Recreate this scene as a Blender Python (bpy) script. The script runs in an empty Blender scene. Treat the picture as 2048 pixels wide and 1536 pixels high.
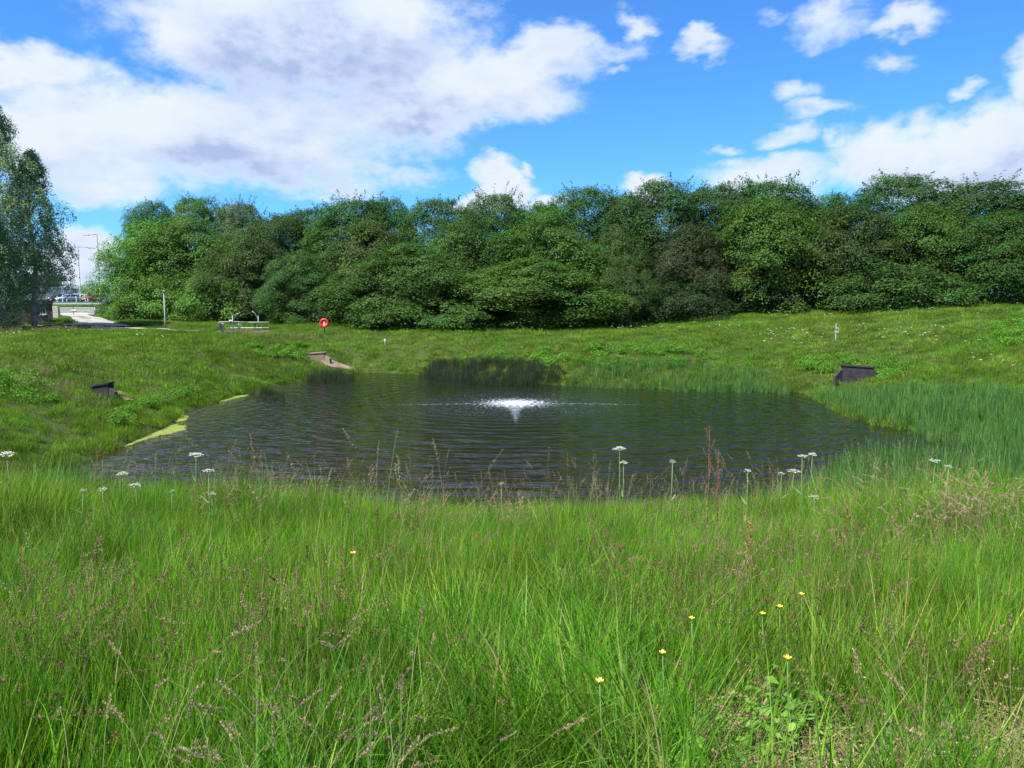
import bpy, math, random
import numpy as np
from mathutils import Vector, Matrix, Euler

# ------------------------------------------------------------------ camera, world, sun, exposure
S = bpy.context.scene
COL = S.collection
F, CX, CY = 1547.0, 1024.0, 768.0          # focal length and centre of the photograph, in its pixels
PITCH = math.radians(6.2)
EYE = 5.2                                   # eye height above the pond's surface (the water is z = 0)
cam_d = bpy.data.cameras.new('camera'); cam = bpy.data.objects.new('camera', cam_d); COL.objects.link(cam)
cam.location = (0, 0, EYE); cam.rotation_euler = (math.radians(90) - PITCH, 0, 0)
cam_d.sensor_width = 36; cam_d.lens = 36 * F / 2048; cam_d.clip_end = 6000; cam_d.clip_start = 0.05
S.camera = cam
S.view_settings.view_transform = 'Standard'; S.view_settings.look = 'None'
S.view_settings.exposure = 1.1; S.view_settings.gamma = 1.0; S.view_settings.use_curve_mapping = False
S.cycles.max_bounces = 6; S.cycles.transparent_max_bounces = 4; S.cycles.diffuse_bounces = 3
S.cycles.glossy_bounces = 3; S.cycles.transmission_bounces = 2
try: S.cycles.use_denoising = True
except Exception: pass

SUN_EL = math.radians(55)
SUN_AZ = math.atan2(-0.70, -0.60)           # compass bearing of the sun from +Y towards +X: left of and a little behind the camera
sun_dir = Vector((math.sin(SUN_AZ) * math.cos(SUN_EL), math.cos(SUN_AZ) * math.cos(SUN_EL), math.sin(SUN_EL)))
sun_d = bpy.data.lights.new('sun', 'SUN'); sun_d.energy = 5.0; sun_d.angle = math.radians(0.5); sun_d.color = (1.0, 0.95, 0.86)
sun = bpy.data.objects.new('sun', sun_d); COL.objects.link(sun)
sun.rotation_euler = sun_dir.to_track_quat('Z', 'Y').to_euler(); sun.location = (-30, -20, 60)

def ray(px, py):
    X = (px - CX) / F; Yv = -(py - CY) / F
    c, s = math.cos(PITCH), math.sin(PITCH)
    return Vector((X, c + Yv * s, -s + Yv * c))
def azel(px, py):
    d = ray(px, py).normalized()
    return math.atan2(d.x, d.y), math.asin(d.z)

# ---- small node language
class NT:
    def __init__(self, tree): self.t = tree; self.n = tree.nodes; self.l = tree.links
    def put(self, sock, v):
        if isinstance(v, bpy.types.NodeSocket): self.l.new(v, sock)
        elif v is not None:
            if sock.type == 'RGBA' and len(v) == 3: v = (*v, 1)
            sock.default_value = v
    def m(self, op, a, b=None, c=None, clamp=False):
        n = self.n.new('ShaderNodeMath'); n.operation = op; n.use_clamp = clamp
        self.put(n.inputs[0], a)
        if b is not None: self.put(n.inputs[1], b)
        if c is not None: self.put(n.inputs[2], c)
        return n.outputs[0]
    def v(self, op, a, b=None, s=None):
        n = self.n.new('ShaderNodeVectorMath'); n.operation = op
        self.put(n.inputs[0], a)
        if b is not None: self.put(n.inputs[1], b)
        if s is not None: self.put(n.inputs['Scale'], s)
        return n.outputs['Value'] if op in ('LENGTH', 'DOT_PRODUCT', 'DISTANCE') else n.outputs[0]
    def comb(self, x, y, z):
        n = self.n.new('ShaderNodeCombineXYZ')
        for i, k in enumerate((x, y, z)): self.put(n.inputs[i], k)
        return n.outputs[0]
    def sep(self, v):
        n = self.n.new('ShaderNodeSeparateXYZ'); self.put(n.inputs[0], v); return n.outputs
    def noise(self, v, scale, detail=3, rough=0.55, dist=0, col=False):
        n = self.n.new('ShaderNodeTexNoise'); self.put(n.inputs['Vector'], v)
        n.inputs['Scale'].default_value = scale; n.inputs['Detail'].default_value = detail
        n.inputs['Roughness'].default_value = rough; n.inputs['Distortion'].default_value = dist
        return n.outputs['Color'] if col else n.outputs['Fac']
    def ramp(self, f, a, b, c=0.0, d=1.0, smooth=True):
        n = self.n.new('ShaderNodeMapRange'); n.interpolation_type = 'SMOOTHSTEP' if smooth else 'LINEAR'
        self.put(n.inputs[0], f)
        for i, k in enumerate((a, b, c, d)): self.put(n.inputs[i + 1], k)
        return n.outputs[0]
    def mix(self, f, a, b, mode='MIX'):
        n = self.n.new('ShaderNodeMix'); n.data_type = 'RGBA'; n.blend_type = mode
        self.put(n.inputs[0], f); self.put(n.inputs[6], a); self.put(n.inputs[7], b)
        return n.outputs[2]
    def pos(self): return self.n.new('ShaderNodeNewGeometry').outputs['Position']
    def obj(self): return self.n.new('ShaderNodeTexCoord').outputs['Object']
    def attr(self, name):
        n = self.n.new('ShaderNodeAttribute'); n.attribute_name = name; return n.outputs['Color']
    def info(self): return self.n.new('ShaderNodeObjectInfo').outputs

world = bpy.data.worlds.new('World'); S.world = world; world.use_nodes = True
W = NT(world.node_tree); W.n.clear()
# clouds: (x, y, half width, half height, weight) in the photograph, turned into bearings and elevations of the sky
CLOUDS = [
    (600, 60, 400, 190, 1.0), (930, 175, 290, 95, 0.95), (1060, 120, 190, 60, .8), (430, 260, 480, 130, 1.0), (110, 255, 300, 130, 1.0), (60, 130, 210, 75, .9),
    (560, 350, 330, 60, .62), (230, 330, 260, 70, .7), (800, 235, 180, 70, .9), (640, 395, 150, 22, .45), (780, 355, 120, 25, .5),
    (1010, 378, 82, 62, 1.1), (1105, 402, 60, 26, .9), (945, 400, 48, 28, .9), (1290, 378, 62, 34, 1.0),
    (185, 490, 90, 62, 1.05), (130, 545, 180, 70, .75), (250, 560, 90, 60, .6),
    (1292, 50, 52, 34, .75), (1420, 90, 66, 30, .62), (1650, 52, 105, 62, .62), (1790, 55, 85, 34, .62), (1925, 175, 46, 18, .55),
    (1595, 195, 60, 24, .45), (1640, 228, 90, 22, .40), (1570, 272, 90, 28, .62), (1450, 298, 48, 15, .55), (1668, 290, 44, 18, .5),
    (1550, 350, 165, 50, .85), (1790, 310, 190, 80, .85), (1990, 290, 190, 120, .95), (2045, 160, 60, 80, .7), (1900, 360, 260, 60, .9), (1850, 245, 60, 40, .5),
    (1235, 95, 70, 26, .36), (1240, 135, 30, 16, .4), (1640, 95, 40, 20, .3), (1560, 30, 30, 20, .3), (1780, 130, 40, 20, .28), (1065, 330, 20, 10, .5),
]
def cloud_group():
    g = bpy.data.node_groups.new('cloud_density', 'ShaderNodeTree')
    g.interface.new_socket('Direction', in_out='INPUT', socket_type='NodeSocketVector')
    g.interface.new_socket('Density', in_out='OUTPUT', socket_type='NodeSocketFloat')
    G = NT(g); gi = g.nodes.new('NodeGroupInput').outputs[0]; go = g.nodes.new('NodeGroupOutput')
    x, y, z = G.sep(gi)
    az = G.m('ARCTAN2', x, y); el = G.m('ARCSINE', z)
    nv = G.comb(G.m('MULTIPLY', x, 1.0), y, G.m('MULTIPLY', z, 1.7))
    w1 = G.noise(nv, 9, 4, .6, col=True)
    w = G.v('SCALE', G.v('SUBTRACT', w1, (.5, .5, .5)), s=0.09)
    p = G.v('ADD', G.comb(az, el, 0.0), w)
    p = G.v('MULTIPLY', p, (1, 1, 0))
    field = None
    for cx, cy, rx, ry, wt in CLOUDS:
        a, e = azel(cx, cy); a2, _ = azel(cx + rx, cy); _, e2 = azel(cx, cy - ry)
        q = G.v('MULTIPLY', G.v('SUBTRACT', p, (a, e, 0)), (1 / abs(a2 - a), 1 / abs(e2 - e), 0))
        d = G.m('MULTIPLY', G.m('SUBTRACT', 1.0, G.m('POWER', G.v('LENGTH', q), 1.6)), wt)
        field = d if field is None else G.m('MAXIMUM', field, d)
    # the rest of the sky goes on with scattered clouds of the same kind
    away = G.m('MAXIMUM', G.ramp(G.m('ABSOLUTE', az), .68, .95), G.ramp(el, .42, .60))
    gen = G.ramp(G.noise(nv, 2.6, 3, .5), .42, .66, -.6, 1.0, smooth=False)
    field = G.m('MAXIMUM', field, G.m('SUBTRACT', gen, G.m('MULTIPLY', G.m('SUBTRACT', 1.0, away), 3.0)))
    det = G.m('SUBTRACT', G.noise(nv, 11, 8, .62), .5)
    fine = G.m('SUBTRACT', G.noise(nv, 34, 6, .6), .5)
    f = G.m('ADD', field, G.m('ADD', G.m('MULTIPLY', det, 1.35), G.m('MULTIPLY', fine, .60)))
    G.l.new(f, go.inputs[0])
    return g
CG = cloud_group()
D = W.n.new('ShaderNodeTexCoord').outputs['Generated']
def cloud(vec):
    n = W.n.new('ShaderNodeGroup'); n.node_tree = CG; W.l.new(vec, n.inputs[0]); return n.outputs[0]
f0 = cloud(D)
dens = W.ramp(f0, -.10, .74)
f1 = cloud(W.v('NORMALIZE', W.v('ADD', D, (-0.022, 0, 0.034))))
lit = W.ramp(W.m('SUBTRACT', f0, f1), -.45, .40)
thick = W.ramp(f0, .22, 1.0)
lumps = W.noise(W.v('MULTIPLY', D, (1, 1, 2.0)), 5.5, 5, .6)
shade = W.m('MULTIPLY', thick, W.ramp(lumps, .36, .60, .30, 1.0))
shade = W.m('MULTIPLY', shade, W.m('SUBTRACT', 1.4, lit), clamp=True)
ccol = W.mix(shade, (6.2, 6.8, 7.9), (3.0, 3.9, 5.9))
sky = W.n.new('ShaderNodeTexSky'); sky.sky_type = 'NISHITA'; sky.sun_disc = False
sky.sun_elevation = SUN_EL; sky.sun_rotation = SUN_AZ; sky.altitude = 0; sky.air_density = 1.0; sky.dust_density = 0.3; sky.ozone_density = 2.0
SKYTINT = (0.42, 0.95, 1.55)
sz = W.sep(D)[2]
skyc = W.mix(1.0, sky.outputs[0], SKYTINT, 'MULTIPLY')
col = W.mix(dens, skyc, ccol)
bg = W.n.new('ShaderNodeBackground'); W.l.new(col, bg.inputs[0]); bg.inputs[1].default_value = 0.066
wo = W.n.new('ShaderNodeOutputWorld'); W.l.new(bg.outputs[0], wo.inputs[0])

# ------------------------------------------------------------------ helpers
def tag(o, label=None, cat=None, group=None, kind=None):
    if label: o['label'] = label
    if cat: o['category'] = cat
    if group: o['group'] = group
    if kind: o['kind'] = kind
    return o
def empty(name, loc, rz=0.0):
    o = bpy.data.objects.new(name, None); COL.objects.link(o); o.location = loc; o.rotation_euler = (0, 0, rz)
    o.empty_display_size = .2; return o
def link(name, me, parent=None, loc=None, rot=None, scale=None):
    o = bpy.data.objects.new(name, me); COL.objects.link(o)
    if parent: o.parent = parent
    if loc is not None: o.location = loc
    if rot is not None: o.rotation_euler = rot
    if scale is not None: o.scale = scale
    return o
def np_mesh(name, V, loops, starts, mat, col=None, smooth=False):
    me = bpy.data.meshes.new(name); V = np.asarray(V, np.float32); loops = np.asarray(loops, np.int32); starts = np.asarray(starts, np.int32)
    me.vertices.add(len(V)); me.vertices.foreach_set('co', V.ravel())
    me.loops.add(len(loops)); me.loops.foreach_set('vertex_index', loops)
    me.polygons.add(len(starts)); me.polygons.foreach_set('loop_start', starts)
    me.update(calc_edges=True)
    if smooth: me.polygons.foreach_set('use_smooth', np.ones(len(starts), bool))
    if col is not None:
        a = me.color_attributes.new('col', 'FLOAT_COLOR', 'POINT')
        c = np.ones((len(V), 4), np.float32); c[:, :3] = col; a.data.foreach_set('color', c.ravel())
    if mat: me.materials.append(mat)
    return me
class MB:
    """collects boxes, tubes, lofts; build() makes one mesh"""
    def __init__(s): s.v = []; s.f = []
    def add(s, V, Fc):
        n = len(s.v); s.v += [tuple(p) for p in V]; s.f += [tuple(i + n for i in f) for f in Fc]; return s
    def box(s, c, d, rz=0.0, taper=1.0, b=0.0):
        x, y, z = (k / 2 for k in d); M = Matrix.Rotation(rz, 3, 'Z'); V = []
        if b > 0:                                  # chamfered plan and top edge
            rings = [(-z, 1, 0), (z - b, 1, 0), (z, 1, b)]
            for zz, t, inn in rings:
                xx, yy = x - inn, y - inn
                for px, py in ((-xx + b, -yy), (xx - b, -yy), (xx, -yy + b), (xx, yy - b), (xx - b, yy), (-xx + b, yy), (-xx, yy - b), (-xx, -yy + b)):
                    V.append(M @ Vector((px, py, zz)) + Vector(c))
            Fc = [tuple(range(7, -1, -1)), tuple(range(16, 24))]
            for r in range(2):
                for i in range(8): j = (i + 1) % 8; Fc.append((r * 8 + i, r * 8 + j, r * 8 + 8 + j, r * 8 + 8 + i))
            return s.add(V, Fc)
        for k, t in ((-z, 1), (z, taper)):
            for px, py in ((-x, -y), (x, -y), (x, y), (-x, y)): V.append(M @ Vector((px * t, py * t, k)) + Vector(c))
        return s.add(V, [(3, 2, 1, 0), (4, 5, 6, 7), (0, 1, 5, 4), (1, 2, 6, 5), (2, 3, 7, 6), (3, 0, 4, 7)])
    def tube(s, pts, r, n=8, caps=True):
        pts = [Vector(p) for p in pts]; rs = r if isinstance(r, (list, tuple)) else [r] * len(pts); V = []; Fc = []
        for i, p in enumerate(pts):
            t = (pts[min(i + 1, len(pts) - 1)] - pts[max(i - 1, 0)]).normalized()
            a = Vector((0, 0, 1)) if abs(t.z) < .9 else Vector((1, 0, 0))
            u = t.cross(a).normalized(); w = t.cross(u).normalized()
            for k in range(n):
                an = 2 * math.pi * k / n; V.append(p + (u * math.cos(an) + w * math.sin(an)) * rs[i])
        for i in range(len(pts) - 1):
            for k in range(n): j = (k + 1) % n; Fc.append((i * n + k, i * n + j, (i + 1) * n + j, (i + 1) * n + k))
        if caps: Fc += [tuple(range(n - 1, -1, -1)), tuple((len(pts) - 1) * n + k for k in range(n))]
        return s.add(V, Fc)
    def lathe(s, prof, n=24, M=Matrix.Identity(4)):
        V = []; Fc = []
        for r, z in prof:
            for k in range(n): a = 2 * math.pi * k / n; V.append(M @ Vector((r * math.cos(a), r * math.sin(a), z)))
        for i in range(len(prof) - 1):
            for k in range(n): j = (k + 1) % n; Fc.append((i * n + k, i * n + j, (i + 1) * n + j, (i + 1) * n + k))
        return s.add(V, Fc)
    def prism(s, poly, y0, y1, M=Matrix.Identity(4)):        # polygon in x,z pushed along y
        n = len(poly); V = [M @ Vector((x, y0, z)) for x, z in poly] + [M @ Vector((x, y1, z)) for x, z in poly]
        return s.add(V, [tuple(range(n)), tuple(range(2 * n - 1, n - 1, -1))] + [(i, i + n, (i + 1) % n + n, (i + 1) % n) for i in range(n)])
    def build(s, name, mat, parent=None, smooth=False, loc=None):
        me = bpy.data.meshes.new(name); me.from_pydata(s.v, [], s.f); me.update()
        import bmesh
        bm = bmesh.new(); bm.from_mesh(me); bmesh.ops.recalc_face_normals(bm, faces=bm.faces); bm.to_mesh(me); bm.free()
        if smooth: me.polygons.foreach_set('use_smooth', [True] * len(me.polygons))
        me.materials.append(mat); return link(name, me, parent, loc)
def copy_tree(o, parent=None):
    c = o.copy(); COL.objects.link(c); c.parent = parent
    for ch in list(o.children): copy_tree(ch, c)
    return c

def new_mat(name):
    m = bpy.data.materials.new(name); m.use_nodes = True; t = NT(m.node_tree)
    b = t.n['Principled BSDF']; return m, t, b
def worn(name, col, rough=.6, var=.25, scale=6, metal=0.0, bump=0.0, spec=.5, dirt=None, detail=5):
    m, t, b = new_mat(name)
    o = t.obj(); f = t.noise(o, scale, detail, .65)
    c = t.mix(t.ramp(f, .3, .7), tuple(k * (1 - var) for k in col), tuple(min(1, k * (1 + var)) for k in col))
    if dirt: c = t.mix(t.ramp(t.noise(o, scale * .45, 5, .7), .5, .72, 0, .8), c, dirt)
    t.put(b.inputs['Base Color'], c); b.inputs['Roughness'].default_value = rough; b.inputs['Metallic'].default_value = metal
    b.inputs['Specular IOR Level'].default_value = spec
    if bump:
        bn = t.n.new('ShaderNodeBump'); bn.inputs['Distance'].default_value = bump; t.l.new(t.noise(o, scale * 4, 5, .7), bn.inputs['Height']); t.l.new(bn.outputs[0], b.inputs['Normal'])
    return m

def leaf_material(name, base, trans=.35, rough=.5, patch=None, pscale=.25, use_attr=True, use_objcol=False, rnd=.25, spec=.35):
    """thin foliage: colour from the mesh's own tints, varied per plant and by ground patches"""
    m, t, b = new_mat(name)
    c = t.attr('col') if use_attr else t.n.new('ShaderNodeRGB').outputs[0]
    if use_objcol: c = t.mix(1.0, c, t.info()['Color'], 'MULTIPLY')
    c = t.mix(1.0, c, base, 'MULTIPLY')
    if patch:
        p = t.pos(); f = t.ramp(t.noise(p, pscale, 4, .6), .42, .66)
        c = t.mix(f, c, t.mix(1.0, c, patch, 'MULTIPLY'))
        g = t.ramp(t.noise(p, pscale * 3.1, 3, .6), .3, .7, .66, 1.24)
        c = t.mix(1.0, c, t.comb(g, g, g), 'MULTIPLY')
    r = t.ramp(t.info()['Random'], 0, 1, 1 - rnd, 1 + rnd, smooth=False)
    c = t.mix(1.0, c, t.comb(r, r, r), 'MULTIPLY')
    t.put(b.inputs['Base Color'], c); b.inputs['Roughness'].default_value = rough; b.inputs['Specular IOR Level'].default_value = spec
    tr = t.n.new('ShaderNodeBsdfTranslucent'); t.put(tr.inputs[0], t.mix(1.0, c, (1.15, 1.25, .6), 'MULTIPLY'))
    mx = t.n.new('ShaderNodeMixShader'); mx.inputs[0].default_value = trans
    t.l.new(b.outputs[0], mx.inputs[1]); t.l.new(tr.outputs[0], mx.inputs[2]); t.l.new(mx.outputs[0], t.n['Material Output'].inputs[0])
    return m

# ------------------------------------------------------------------ the lie of the land (metres; water is z = 0)
def hit_z(px, py, z=0.0):
    d = ray(px, py); t = (z - EYE) / d.z; return Vector((d.x * t, d.y * t, z))
SHORE_PX = [(40, 1000), (110, 958), (170, 925), (260, 888), (345, 850), (380, 822), (450, 800), (520, 779), (600, 763), (660, 751), (740, 745),
            (850, 750), (960, 760), (1130, 771), (1300, 777), (1450, 780), (1560, 782), (1625, 790), (1665, 815), (1760, 850), (1900, 868), (2060, 888), (2250, 930)]
shore = [hit_z(*p) for p in SHORE_PX]
poly = [(p.x, p.y) for p in shore] + [(21, 20.5), (17, 18.2), (8, 17.6), (0, 17.2), (-7, 17.6), (-11.5, 18.8)]
def smooth_poly(P, k=4):
    out = []; n = len(P)
    for i in range(n):
        p0, p1, p2, p3 = (np.array(P[(i + j - 1) % n]) for j in range(4))
        for s in range(k):
            t = s / k; out.append(.5 * ((2 * p1) + (-p0 + p2) * t + (2 * p0 - 5 * p1 + 4 * p2 - p3) * t * t + (-p0 + 3 * p1 - 3 * p2 + p3) * t ** 3))
    return np.array(out)
POND = smooth_poly(poly)
def inside_poly(x, y, P):
    ins = np.zeros(x.shape, bool)
    for i in range(len(P)):
        x1, y1 = P[i]; x2, y2 = P[(i + 1) % len(P)]
        c = ((y1 > y) != (y2 > y)) & (x < (x2 - x1) * (y - y1) / (y2 - y1 + 1e-12) + x1); ins ^= c
    return ins
def pond_sd(x, y):
    x = np.asarray(x, float); y = np.asarray(y, float); d = np.full(x.shape, 1e9)
    for i in range(len(POND)):
        a = POND[i]; b = POND[(i + 1) % len(POND)]; ab = b - a; L = (ab ** 2).sum() + 1e-9
        t = np.clip(((x - a[0]) * ab[0] + (y - a[1]) * ab[1]) / L, 0, 1)
        d = np.minimum(d, (x - a[0] - t * ab[0]) ** 2 + (y - a[1] - t * ab[1]) ** 2)
    return np.where(inside_poly(x, y, POND), -1, 1) * np.sqrt(d)
def sstep(t): t = np.clip(t, 0, 1); return t * t * (3 - 2 * t)
def undul(x, y):
    return (.10 * np.sin(x * .31 + 1.3) * np.cos(y * .27 + .4) + .06 * np.sin(x * .83 + y * .41) + .035 * np.sin(x * 1.9 - y * 1.3 + 2) + .02 * np.sin(3.3 * x + 2.9 * y))
def terrain(x, y):
    x = np.asarray(x, float); y = np.asarray(y, float); d = pond_sd(x, y)
    wn = 1 - sstep((y - 9) / 16)
    far = 2.5 + .55 * sstep((y - 62) / 20) + 2.35 * sstep((x - 2) / 46)
    lefty = .25 * sstep((-x - 18) / 25)
    H = far * (1 - wn) + 3.62 * wn + lefty * (1 - wn)
    H = H + (4.82 - H) * sstep((y - 97.5) / 15)
    w = 15.3 * wn + (1 - wn) * (7.8 + 13 * sstep((x - 3) / 20) + 2.0 * sstep((-x - 8) / 10))
    p = 1.20 * wn + 1.6 * (1 - wn)
    t = np.clip(d / w, 0, 1)
    z = H * (1 - (1 - t) ** p)
    z = z + (.10 + .26 * sstep((np.abs(x - .5) - 1.5) / 4.5) + .05 * np.sin(x * 1.7)) * np.exp(-((y - 9.0) / 2.6) ** 2)
    z = z + undul(x, y) * np.clip(d / 3, 0, 1) * np.where(y < 4, .35, 1) * np.where(y > 90, .2, 1)
    z = np.where(d < 0, np.maximum(d * .5, -1.5), z)
    return z
def tz(x, y): return float(terrain(np.array([x]), np.array([y]))[0])
def at(px, Y):                                   # a spot on the ground at depth Y seen in column px
    x = (px - CX) / F * Y * 1.0
    for _ in range(3):
        z = tz(x, Y); d = ray(px, 768); k = Y * math.cos(PITCH) - (z - EYE) * math.sin(PITCH); x = (px - CX) / F * k
    return Vector((x, Y, tz(x, Y)))
def ground(px, py):                              # where the line of sight meets the ground
    d = ray(px, py); ts = np.concatenate([np.arange(1, 30, .1), np.arange(30, 160, .25)])
    z = terrain(d.x * ts, d.y * ts); below = (EYE + d.z * ts) < z
    t = ts[np.argmax(below)] if below.any() else 150
    return Vector((d.x * t, d.y * t, tz(d.x * t, d.y * t)))
def at_h(px, py, Y):                             # the point at depth Y seen at px, py
    d = ray(px, py); t = Y / d.y; return Vector((d.x * t, Y, EYE + d.z * t))

def grid_mesh(name, xs, ys, fz, mat):
    X, Y = np.meshgrid(xs, ys); Z = fz(X, Y); nx, ny = len(xs), len(ys)
    V = np.stack([X.ravel(), Y.ravel(), Z.ravel()], 1); i = np.arange(nx * ny).reshape(ny, nx)
    q = np.stack([i[:-1, :-1], i[:-1, 1:], i[1:, 1:], i[1:, :-1]], -1).reshape(-1, 4)
    return np_mesh(name, V, q.ravel(), np.arange(len(q)) * 4, mat, smooth=True)

gm, t, b = new_mat('meadow_soil')
p = t.pos()
c = t.mix(t.ramp(t.noise(p, .35, 5, .6), .35, .65), (.040, .085, .014), (.070, .110, .022))
c = t.mix(t.ramp(t.noise(p, 3.0, 6, .7), .35, .7), c, (.040, .045, .016))
t.put(b.inputs['Base Color'], c); b.inputs['Roughness'].default_value = .95; b.inputs['Specular IOR Level'].default_value = .1
bn = t.n.new('ShaderNodeBump'); bn.inputs['Distance'].default_value = .12; t.l.new(t.noise(p, 5, 6, .75), bn.inputs['Height']); t.l.new(bn.outputs[0], b.inputs['Normal'])
xs = np.concatenate([-np.geomspace(1800, 85, 12), np.arange(-80, 80.1, .5), np.geomspace(85, 1800, 12)])
ys = np.concatenate([-np.geomspace(600, 8, 8), np.arange(-6, 118, .5), np.geomspace(122, 3000, 14)])
g = link('ground', grid_mesh('ground', xs, ys, terrain, gm)); tag(g, 'grassy ground sloping down to the pond', None, None, 'structure')

# ------------------------------------------------------------------ water
FC = hit_z(1031, 806); FX, FY = FC.x, FC.y       # the aerator
wm, t, b = new_mat('pond_water')
p = t.pos(); x, y, _ = t.sep(p)
q = t.v('SUBTRACT', p, (FX, FY, 0)); q = t.v('MULTIPLY', q, (1, 1, 0)); r = t.v('LENGTH', q)
wob = t.m('MULTIPLY', t.m('SUBTRACT', t.noise(t.v('MULTIPLY', p, (.8, 1.6, 1)), .45, 3, .55), .5), 10.5)
wob2 = t.m('MULTIPLY', t.m('SUBTRACT', t.noise(t.v('MULTIPLY', p, (.45, 1.7, 1)), 1.5, 3, .6), .5), 4.2)
ph = t.m('ADD', t.m('MULTIPLY', r, 2 * math.pi / .86), t.m('ADD', wob, wob2))
ring = t.m('SINE', ph)
ring2 = t.m('SINE', t.m('ADD', t.m('MULTIPLY', r, 2 * math.pi / .33), t.m('MULTIPLY', wob2, 2.1)))
amp = t.m('MULTIPLY', t.ramp(t.noise(t.v('MULTIPLY', p, (.5, 1.4, 1)), .9, 3, .6), .36, .64, .35, 1.55), t.ramp(r, 3.0, 12.0, .35, 1.0))
ring = t.m('SUBTRACT', ring, t.m('MULTIPLY', t.m('SINE', t.m('MULTIPLY', ph, 2.0)), .34)); ring = t.m('ADD', ring, t.m('MULTIPLY', t.m('SINE', t.m('MULTIPLY', ph, 3.0)), .09))
h = t.m('ADD', t.m('MULTIPLY', ring, t.m('MULTIPLY', amp, .019)), t.m('MULTIPLY', ring2, .0008))
ch = t.noise(t.v('MULTIPLY', p, (.8, 1.9, 1)), 3.2, 4, .6)
h = t.m('ADD', h, t.m('MULTIPLY', ch, .009))
broad = t.noise(t.v('MULTIPLY', p, (1.0, 1.1, 1)), 1.7, 2, .5)
h = t.m('ADD', h, t.m('MULTIPLY', broad, .030))
near = t.ramp(r, .5, 8.0, 1.0, 0.0)
h = t.m('ADD', h, t.m('MULTIPLY', t.m('MULTIPLY', t.noise(p, 4.5, 5, .7), near), .07))
bn = t.n.new('ShaderNodeBump'); bn.inputs['Distance'].default_value = 1.0; bn.inputs['Strength'].default_value = 1.0
t.l.new(h, bn.inputs['Height']); t.l.new(bn.outputs[0], b.inputs['Normal'])
# foam: thick over the aerator, flecks round it with painted sky glints among them, and a broken line lying across the pond
fn = t.noise(t.v('MULTIPLY', p, (1, 1.6, 1)), 5.5, 6, .75)
foam = t.ramp(t.m('ADD', fn, t.ramp(r, .2, 4.2, .20, -.12, smooth=False)), .60, .70)
fx, fy, _ = t.sep(q)
lw = t.m('ADD', t.m('ABSOLUTE', t.m('ADD', t.m('SUBTRACT', fy, t.m('MULTIPLY', t.m('ABSOLUTE', fx), -.10)), t.m('MULTIPLY', t.m('SUBTRACT', t.noise(p, 1.1, 3, .6), .5), 1.3))), 0)
line = t.m('MULTIPLY', t.m('MULTIPLY', t.ramp(lw, .02, .26, 1, 0), .75), t.m('MULTIPLY', t.ramp(t.m('ABSOLUTE', fx), 4.2, 7.4, 1, 0), t.ramp(t.noise(t.v('MULTIPLY', p, (1, 3, 1)), 4.5, 4, .7), .50, .64)))
flk_glint = t.m('MULTIPLY', t.ramp(t.noise(t.v('MULTIPLY', p, (1, 2, 1)), 11, 3, .6), .62, .70), t.ramp(r, 2.5, 8.5, .9, 0))
foam = t.m('MAXIMUM', foam, t.m('MAXIMUM', line, flk_glint), clamp=True)
murk = t.mix(t.ramp(y, 18, 34), (.014, .009, .003), (.008, .010, .003))
sh = t.ramp(x, -15.5, -11, 1, 0)
murk = t.mix(t.m('MULTIPLY', sh, .75), murk, (.038, .036, .008))
t.put(b.inputs['Base Color'], t.mix(foam, murk, (.62, .68, .76)))
t.put(b.inputs['Roughness'], t.ramp(foam, 0, 1, .015, .6)); b.inputs['IOR'].default_value = 1.333; b.inputs['Specular IOR Level'].default_value = .5
wx = np.arange(-24, 26.1, .5); wy = np.arange(13, 60.1, .5)
water = link('water', grid_mesh('water', wx, wy, lambda X, Y: X * 0, wm)); tag(water, 'dark rippled pond water', None, None, 'structure')

# ------------------------------------------------------------------ paths
def strip(name, left, right, mat, lift=.03, n=24):
    V = []; q = []
    L = np.array(left); R = np.array(right); tt = np.linspace(0, 1, n)
    def res(P):
        s = np.linspace(0, 1, len(P)); return np.stack([np.interp(tt, s, P[:, 0]), np.interp(tt, s, P[:, 1])], 1)
    L, R = res(L), res(R); m = 7
    P = np.stack([L * (1 - k / (m - 1)) + R * k / (m - 1) for k in range(m)], 1)
    z = terrain(P[..., 0], P[..., 1]) + lift
    z = np.maximum(z, z.mean(1, keepdims=True) * .6 + z * .4)
    V = np.concatenate([P, z[..., None]], -1).reshape(-1, 3); i = np.arange(n * m).reshape(n, m)
    f = np.stack([i[:-1, :-1], i[:-1, 1:], i[1:, 1:], i[1:, :-1]], -1).reshape(-1, 4)
    return np_mesh(name, V, f.ravel(), np.arange(len(f)) * 4, mat, smooth=True), np.concatenate([L, R[::-1]])
conc = worn('path_concrete', (.30, .285, .26), .9, .16, 1.2, bump=.01, dirt=(.14, .13, .11), spec=.2)
def gp(px, Y): q = at(px, Y); return (q.x, q.y)
me, DRIVE = strip('path', [gp(112, 69.0), gp(150, 71), gp(146, 78), gp(132, 88), gp(122, 97), gp(120, 101)], [gp(262, 69.0), gp(246, 71), gp(216, 78), gp(190, 88), gp(178, 97), gp(176, 101)], conc)
tag(link('path', me), 'pale concrete drive leading to the metal gate', None, None, 'structure')
me, LANE = strip('path', [gp(20, 68.2), gp(400, 66.2)], [gp(20, 69.1), gp(400, 67.0)], conc, .05)
tag(link('path', me), 'narrow concrete path along the top of the far bank', None, None, 'structure')
me, ROAD = strip('road', [(-95, 101.2), (-20, 101.2)], [(-95, 104.5), (-20, 104.5)], worn('asphalt', (.06, .06, .062), .9, .2, 1.5, spec=.2), .03)
tag(link('road', me), 'asphalt road passing behind the gate', None, None, 'structure')
me, CARPARK = strip('pavement', [(-150, 140), (10, 140)], [(-150, 176), (10, 176)], bpy.data.materials['asphalt'], .03)
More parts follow.
